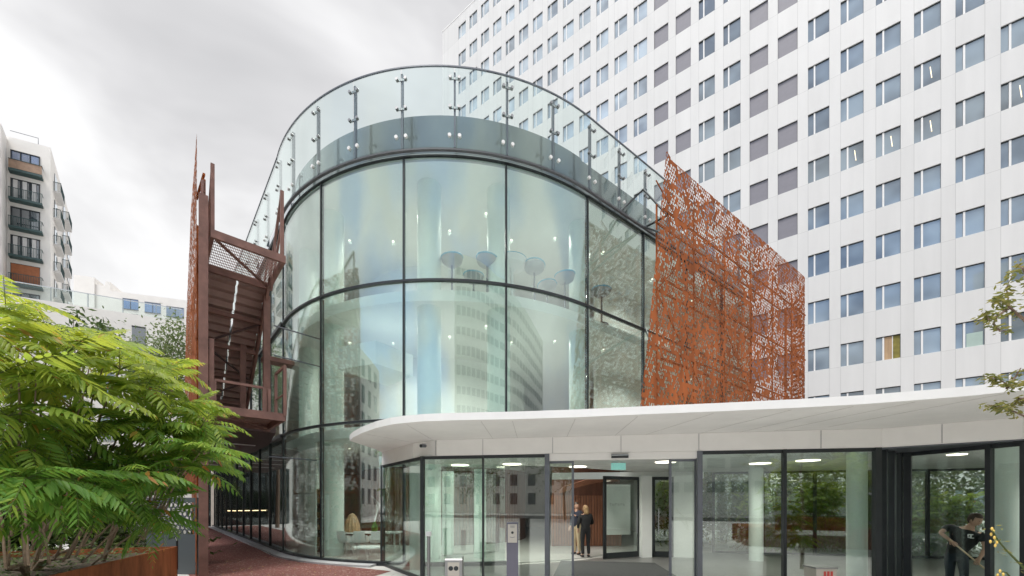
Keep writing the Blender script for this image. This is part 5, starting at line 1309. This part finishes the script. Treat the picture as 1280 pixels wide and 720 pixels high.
b = MB(); b.hexa([(p.x-.17, p.y-.125, .742), (p.x+.17, p.y-.125, .742), (p.x+.17, p.y+.125, .782), (p.x-.17, p.y+.125, .782), (p.x-.16, p.y-.11, .765), (p.x+.16, p.y-.11, .765), (p.x+.16, p.y+.115, .80), (p.x-.16, p.y+.115, .80)]); b.build('lid', 'steel_brushed', ab)
b = MB(); b.box(p.x-.11, p.x+.11, p.y-.127, p.y-.121, .44, .70); b.build('front_plate', 'panel_steel', ab)
for s in (-1, 1): b = MB(); b.tube([(p.x+s*.05, p.y-.128, .585), (p.x+s*.05, p.y-.134, .585)], .045, 16); b.build('opening', 'dark_frame', ab)
p = at(536, HY, 8.7)
rd = thing('reader_post', 'thin stainless reader post with a square head at the left pavilion corner', 'post', (p.x, p.y, 0))
b = MB(); b.tube([(p.x, p.y, 0), (p.x, p.y, 1.15)], .035, 12); b.cyl(p, .09, 0, .015, 16); b.build('pole', 'steel_brushed', rd, smooth=True)
b = MB(); b.box(p.x-.055, p.x+.055, p.y-.05, p.y+.03, 1.10, 1.20); b.build('head', 'white_metal', rd)
p = at(1025, HY, 7.2)
cb_ = thing('sand_bin', 'pale steel bin with red marks on its front before the right hand pavilion glass', 'bin', (p.x, p.y, 0))
b = MB(); b.box(p.x-.18, p.x+.18, p.y-.15, p.y+.15, 0, .66); b.build('body', 'panel_steel', cb_)
b = MB(); b.box(p.x-.195, p.x+.195, p.y-.165, p.y+.165, .662, .69); b.build('lid', 'steel_brushed', cb_)
b = MB()
for k in range(3): b.box(p.x-.05+k*.06, p.x-.01+k*.06, p.y-.155, p.y-.1505, .52-.03*(k % 2), .62)
b.build('mark', 'red_mark', cb_)
q = ray_line(fascia[2], fascia[3], 531)+Vector((0, -.06, 0)); zc = 3.14
cv = thing('security_camera', 'small grey security camera fixed to the white fascia near the left corner', 'camera', (q.x, q.y, zc))
b = MB(); b.cyl((q.x, q.y), .045, zc+.02, zc+.05, 14); b.tube([(q.x, q.y+.06, zc), (q.x, q.y, zc+.03)], .02, 8); b.build('bracket', 'steel', cv)
b = MB(); b.tube([(q.x+.02, q.y+.02, zc), (q.x-.05, q.y-.12, zc-.02)], .042, 12); hs_ = b.build('housing', 'grey_frame', cv, smooth=True)
b = MB(); b.tube([(q.x-.051, q.y-.122, zc-.0205), (q.x-.053, q.y-.126, zc-.021)], .032, 12); b.build('lens', 'dark_frame', hs_)

# ------------------------------------------------------------------ people
mat('skin', (.55, .33, .24), .5, var=.05, spec=.3)
mat('hair_brown', (.07, .04, .025), .6, var=.3, streak=(8, 8, 2))
mat('hair_blond', (.30, .19, .09), .6, var=.4, streak=(20, 20, 2))
mat('cloth_black', (.014, .015, .017), .85, var=.3, bump=.3, bscale=25)
mat('cloth_navy', (.018, .022, .04), .85, var=.3, bump=.3, bscale=25)
mat('cloth_trouser', (.016, .024, .034), .85, var=.3, bump=.3, bscale=20)
mat('cloth_beige', (.52, .42, .27), .85, var=.12, bump=.3, bscale=25)
mat('shoe', (.02, .018, .016), .5)
mat('eye', (.02, .02, .02), .2)
mat('lips', (.42, .17, .14), .5)
mat('print_white', (.8, .8, .8), .7)
mat('pole_wood', (.62, .47, .30), .5, var=.1)
def skin(name, verts, edges, radii, m, parent, sub=1, root=0):
    me = bpy.data.meshes.new(name); me.from_pydata([tuple(v) for v in verts], edges, [])
    o = bpy.data.objects.new(name, me); col.objects.link(o)
    md = o.modifiers.new('s', 'SKIN'); md.use_smooth_shade = True
    for i, r_ in enumerate(radii):
        sv = me.skin_vertices[0].data[i]; sv.radius = (r_, r_) if isinstance(r_, (int, float)) else r_; sv.use_root = i == root
    ss = o.modifiers.new('u', 'SUBSURF'); ss.levels = ss.render_levels = sub
    dg = bpy.context.evaluated_depsgraph_get(); new = bpy.data.meshes.new_from_object(o.evaluated_get(dg))
    bpy.data.objects.remove(o); bpy.data.meshes.remove(me)
    new.name = name; new.materials.clear(); new.materials.append(MATS[m])
    for p in new.polygons: p.use_smooth = True; p.material_index = 0
    r = bpy.data.objects.new(name, new); col.objects.link(r)
    if parent: r.parent = parent
    return r
class Sk:
    def __init__(s): s.v = []; s.e = []; s.r = []
    def add(s, p, r, par=None):
        s.v.append(Vector(p)); s.r.append(r)
        if par is not None: s.e.append((par, len(s.v)-1))
        return len(s.v)-1
def hand(s, wrist_i, fore, side_v, curl, scale=1.0):
    """palm and five fingers continuing the forearm; curl bends them towards palm direction"""
    f = Vector(fore).normalized(); sd_ = Vector(side_v).normalized(); cd = Vector(curl).normalized()
    w_ = s.v[wrist_i]
    palm = s.add(w_+f*.05*scale, (.036*scale, .02*scale), wrist_i)
    kn = s.add(w_+f*.085*scale, (.04*scale, .018*scale), palm)
    for k, (off, ln) in enumerate(((-.030, .062), (-.010, .072), (.010, .068), (.029, .052))):
        a = s.add(s.v[kn]+sd_*off*scale+f*.012*scale, .009*scale, kn)
        b_ = s.add(s.v[a]+(f*.75+cd*.6).normalized()*ln*.5*scale, .0085*scale, a)
        s.add(s.v[b_]+(f*.1+cd).normalized()*ln*.5*scale, .007*scale, b_)
    t1 = s.add(w_+f*.035*scale-sd_*.04*scale+cd*.012*scale, .011*scale, palm)
    s.add(s.v[t1]+(f*.8-sd_*.35+cd*.5).normalized()*.045*scale, .009*scale, t1)
def head_mesh(ctr, fwd, up, h, matn, hairn, parent_body, hair_len, seedv=0, long=False):
    """a face with brow, nose, mouth, ears joined to the body mesh; hair as a child"""
    fwd = Vector(fwd).normalized(); up = (Vector(up)-fwd*Vector(up).dot(fwd)).normalized(); rt_ = fwd.cross(up)
    ctr = Vector(ctr); mb = MB(); ny, nx = 18, 24
    def P(a, b): return ctr+rt_*a[0]*h+fwd*a[1]*h+up*a[2]*h
    def pt(th, ph):     # th 0 = chin .. pi = top
        z = -.5*math.cos(th); r = math.sin(th)
        wx, wy = .33*r, .40*r
        if z < -.05: k = (z+.05)/-.45; wx *= 1-.22*k; wy *= 1-.12*k
        x = wx*math.sin(ph); y = wy*math.cos(ph)
        if math.cos(ph) > 0:
            c_ = math.cos(ph)
            if abs(math.sin(ph)) < .26 and -.16 < z < .06: y += .07*(1-abs(math.sin(ph))/.26)*(1-abs(z+.09)/.15 if abs(z+.09) < .15 else 0)   # nose
            if .0 < z < .10 and .18 < abs(math.sin(ph)) < .6: y -= .025*c_           # eye sockets
            if z < -.40: y += .03*c_
        else: y *= 1.08
        return (x, y, z)
    for i in range(ny+1):
        for j in range(nx): mb.v.append(tuple(P(pt(math.pi*i/ny, 2*math.pi*j/nx), 0)))
    for i in range(ny):
        for j in range(nx): mb.face((i*nx+j, i*nx+(j+1) % nx, (i+1)*nx+(j+1) % nx, (i+1)*nx+j))
    for s in (-1, 1):
        mb.ball(P((s*.125, .335, .045), 0), .028*h, 6, 1); mb.ball(P((s*.335, -.02, -.02), 0), .07*h, 6, 0, 1.3)
    mb.tube([P((-.09, .352, -.255), 0), P((0, .378, -.25), 0), P((.09, .352, -.255), 0)], .018*h, 6, 2)
    hb = MB()
    for i in range(ny+1):
        for j in range(nx):
            th, ph = math.pi*i/ny, 2*math.pi*j/nx; x, y, z = pt(th, ph)
            k = 1.16+.05*math.sin(5*ph+seedv)*math.sin(3*th)
            hb.v.append(tuple(P((x*k, y*k-.015, z*1.12+.02), 0)))
    for i in range(ny):
        for j in range(nx):
            th, ph = math.pi*(i+.5)/ny, 2*math.pi*(j+.5)/nx; z = -.5*math.cos(th); c_ = math.cos(ph)
            lim = .22 if c_ > .35 else (-.10 if c_ > -.2 else -.34)
            if long and c_ < .1: lim = -.5
            if z > lim: hb.face((i*nx+j, i*nx+(j+1) % nx, (i+1)*nx+(j+1) % nx, (i+1)*nx+j))
    if long:
        for j in range(14):
            a = (j/13-.5)*2.2; q0 = P((.36*math.sin(a), -.36*math.cos(a), .2), 0); hb.tube([q0, q0-up*h*.5-fwd*h*.06, q0-up*h*hair_len-fwd*h*.02], [.07*h, .08*h, .02*h], 6)
    return mb, hb
def join_into(o, mb, mats):
    me = bpy.data.meshes.new('t'); me.from_pydata(mb.v, [], mb.f)
    for m in mats: me.materials.append(MATS[m])
    n0 = len(o.data.materials)
    for m in mats: o.data.materials.append(MATS[m])
    bm = bmesh.new(); bm.from_mesh(o.data); k0 = len(bm.faces); bm.from_mesh(me); bm.faces.ensure_lookup_table()
    for i, mi in enumerate(mb.m): bm.faces[k0+i].material_index = mi+n0; bm.faces[k0+i].smooth = True
    bm.to_mesh(o.data); bm.free(); bpy.data.meshes.remove(me)
def person(label, loc, rotz, J, top, trousers, hairm, headf, headup, curlL, curlR, hair_len=.4, long=False, extra=None, sleeve=.62, topm=None):
    """J: joints in the figure's own frame (x to its image right, y away from the viewer, z up)"""
    body = Sk()
    pel = body.add(J['pelvis'], (.15, .11)); ab_ = body.add(J['waist'], (.135, .10), pel); chs = body.add(J['chest'], (.16, .115), ab_); nb = body.add(J['neckbase'], (.075, .07), chs); nk = body.add(J['neck'], (.05, .055), nb); hd = body.add(Vector(J['neck'])+(Vector(J['head'])-Vector(J['neck']))*.5, .055, nk)
    ends = {}
    for s in ('L', 'R'):
        sh = body.add(J['sh'+s], .06, chs); ua = body.add((Vector(J['sh'+s])+Vector(J['el'+s]))/2, .048, sh); el = body.add(J['el'+s], .040, ua); fm = body.add(Vector(J['el'+s])*.6+Vector(J['wr'+s])*.4, .038, el); wr = body.add(J['wr'+s], .026, fm)
        fore = Vector(J['wr'+s])-Vector(J['el'+s]); cur = Vector(curlL if s == 'L' else curlR); hand(body, wr, fore, fore.cross(cur), cur)
        hp = body.add(J['hip'+s], .085, pel); th = body.add((Vector(J['hip'+s])+Vector(J['kn'+s]))/2, .075, hp); kn = body.add(J['kn'+s], .055, th); cf = body.add(Vector(J['kn'+s])*.65+Vector(J['an'+s])*.35, .055, kn); an_ = body.add(J['an'+s], .036, cf)
        body.add(J['toe'+s], (.04, .03), an_)
    bo = skin('person', body.v, body.e, body.r, 'skin', None)
    mbh, hb = head_mesh(J['head'], headf, headup, .235, 'skin', hairm, bo, hair_len, long=long)
    join_into(bo, mbh, ['skin', 'eye', 'lips'])
    bo.location = loc; bo.rotation_euler = (0, 0, rotz); tag(bo, label, 'person')
    WL[bo] = Vector((0, 0, 0))
    hb.build('hair', hairm, bo, smooth=True, world=False)
    # top
    s = Sk(); g = .018
    a = s.add(Vector(J['pelvis'])+(Vector(J['waist'])-Vector(J['pelvis']))*-.75, (.16+g, .12+g)); b_ = s.add(J['waist'], (.15+g, .115+g), a); c_ = s.add(J['chest'], (.165+g, .125+g), b_); s.add(Vector(J['neckbase'])*.8+Vector(J['chest'])*.2, (.085, .08), c_)
    for q in ('L', 'R'):
        sh = s.add(J['sh'+q], .07+g, c_); e_ = Vector(J['sh'+q])+(Vector(J['el'+q])-Vector(J['sh'+q]))*sleeve; m1 = s.add((Vector(J['sh'+q])+e_)/2, .062+g*.6, sh); x_ = s.add(e_, .056+g*.6, m1)
        if sleeve > .9: y_ = s.add(Vector(J['el'+q])*.5+Vector(J['wr'+q])*.5, .048, x_); s.add(Vector(J['el'+q])*.08+Vector(J['wr'+q])*.92, .04, y_)
    skin('shirt' if sleeve < .9 else 'jacket', s.v, s.e, s.r, top, bo)
    s = Sk(); a = s.add(J['pelvis'], (.16, .125))
    s.add(Vector(J['waist'])*1.0, (.145, .11), a)
    for q in ('L', 'R'):
        h_ = s.add(J['hip'+q], .105, a); t_ = s.add((Vector(J['hip'+q])+Vector(J['kn'+q]))/2, .092, h_); k_ = s.add(J['kn'+q], .072, t_); c2 = s.add(Vector(J['kn'+q])*.5+Vector(J['an'+q])*.5, .066, k_); s.add(J['an'+q], .056, c2)
    skin('trousers', s.v, s.e, s.r, trousers, bo)
    for q in ('L', 'R'):
        s = Sk(); d = (Vector(J['toe'+q])-Vector(J['an'+q])); d.z = 0; d = d.normalized(); b0 = Vector(J['an'+q]); b0.z = .045
        i0 = s.add(b0-d*.05, (.045, .045)); i1 = s.add(b0+d*.05, (.048, .04), i0); s.add(b0+d*.16, (.042, .03), i1); skin('shoe', s.v, s.e, s.r, 'shoe', bo)
    return bo
def stand(w=.17, a=0):
    return dict(pelvis=(0, 0, .93), waist=(0, 0, 1.08), chest=(0, 0, 1.27), neckbase=(0, 0, 1.40), neck=(0, -.01, 1.46), head=(0, -.02, 1.575),
        shL=(-.17, 0, 1.36), shR=(.17, 0, 1.36), elL=(-.23, .02, 1.10), elR=(.23, .02, 1.10), wrL=(-.20, -.10, .90), wrR=(.20, -.10, .90),
        hipL=(-.09, 0, .88), hipR=(.09, 0, .88), knL=(-.10, -.02, .49), knR=(.10, -.02, .49), anL=(-.10, .02, .09), anR=(.10, .02, .09), toeL=(-.12, -.12, .04), toeR=(.12, -.12, .04))
# woman in black seen from the front half turned, in the lobby
pw = at(732, HY, 13.1); J = stand(); J['wrL'] = (-.04, -.22, 1.12); J['elL'] = (-.26, -.04, 1.10); J['wrR'] = (.22, -.10, .92); J['elR'] = (.25, -.0, 1.10)
wom = person('person in black jacket and black trousers with long fair hair standing inside the open entrance', (pw.x, pw.y, .03), .15+math.pi, J, 'cloth_black', 'cloth_black', 'hair_blond', (.15, -1, -.15), (0, 0, 1), (0, .3, -1), (0, .3, -1), .95, True, sleeve=1.0)
bg_ = tag(MB().hexa([Vector((pw.x+a, pw.y+b_, z)) for z, w_ in ((1.0, .11), (1.36, .09)) for a, b_ in ((-w_, -.19), (w_, -.19), (w_, -.27), (-w_, -.27))]).build('bag', 'cloth_navy'), 'dark bag with a pale print held by the person in black in the entrance', 'bag') if False else None
pm = at(721, HY, 13.75); J = stand(); J['elR'] = (.27, -.12, 1.2); J['wrR'] = (.20, -.30, 1.28)
for key in J: J[key] = tuple(np.array(J[key])*1.06)
person('person in navy jacket and beige trousers half hidden by the sliding door', (pm.x, pm.y, .03), -.9, J, 'cloth_navy', 'cloth_beige', 'hair_brown', (1, -.4, 0), (0, 0, 1), (0, -.3, -1), (0, -.3, -1), sleeve=1.0)

# man sweeping behind the right hand glass: frame turned to face the viewer's ray
WX, WY = at(1205, HY, 7.85).x, 7.85
ang_ = math.atan2(-.75, .66)
MU, MZ = 7.85/500/1.51, 7.85/500
def wj(px, py, dep=0): return ((px-1205)*MU, dep, EYE+(HY-py)*MZ-.02)
J = dict(pelvis=wj(1194, 694, .10), waist=wj(1197, 683, .03), chest=wj(1204, 669, -.08), neckbase=wj(1211, 660, -.14), neck=wj(1214, 655.5, -.18), head=wj(1219, 649, -.25),
    shL=wj(1185, 659, -.02), shR=wj(1227, 667, -.14), elL=wj(1175, 667, -.12), elR=wj(1231, 683, -.22), wrL=wj(1188, 675, -.30), wrR=wj(1224, 694, -.34),
    hipL=wj(1187, 699, .10), hipR=wj(1203, 699, .10), knL=((1187-1205)*MU, .02, .46), knR=((1205-1205)*MU, .0, .46), anL=((1186-1205)*MU, .12, .09), anR=((1206-1205)*MU, .10, .09), toeL=((1183-1205)*MU, -.04, .04), toeR=((1208-1205)*MU, -.06, .04))
man = person('person in black T-shirt bending over a long pole behind the right hand glass', (WX, WY, .02), ang_, J, 'cloth_black', 'cloth_trouser', 'hair_brown', (.85, -.55, -.45), (.25, -.25, 1), (.6, .2, -1), (-.3, .5, -.9), sleeve=.6)
# white print on the chest
b = MB(); c0 = Vector(wj(1213, 669, -.245)); 
for k, (dx, dz, wd, ht) in enumerate(((0, .030, .07, .018), (.005, .005, .02, .05), (-.012, -.022, .05, .018), (.018, -.035, .05, .014), (-.03, .01, .02, .03))):
    b.box(c0.x+dx-wd/2, c0.x+dx+wd/2, c0.y-.004, c0.y+.02, c0.z+dz-ht/2, c0.z+dz+ht/2)
b.build('print', 'print_white', man, world=False)
Mw = Matrix.Translation((WX, WY, .02)) @ Matrix.Rotation(ang_, 4, 'Z')
h1, h2 = Mw @ (Vector(J['wrL'])+Vector((.055, -.045, -.055))), Mw @ (Vector(J['wrR'])+Vector((-.035, -.03, -.085)))
dpo = (h2-h1).normalized()
br_ = thing('broom', 'long light wooden pole of a floor sweeper held in both hands by the bending person', 'broom', (h2.x, h2.y, 0))
tipb = h2+dpo*((h2.z-.10)/max(.05, -dpo.z)) if dpo.z < -.1 else h2+dpo
b = MB(); b.tube([h1-dpo*.10, tipb], .014, 10); b.build('pole', 'pole_wood', br_, smooth=True)
b = MB(); sdv = Vector((-dpo.y, dpo.x, 0)).normalized(); b.beam(tipb-sdv*.28+Vector((0, 0, -.03)), tipb+sdv*.28+Vector((0, 0, -.03)), .12, .06); b.build('head', 'grey_frame', br_)
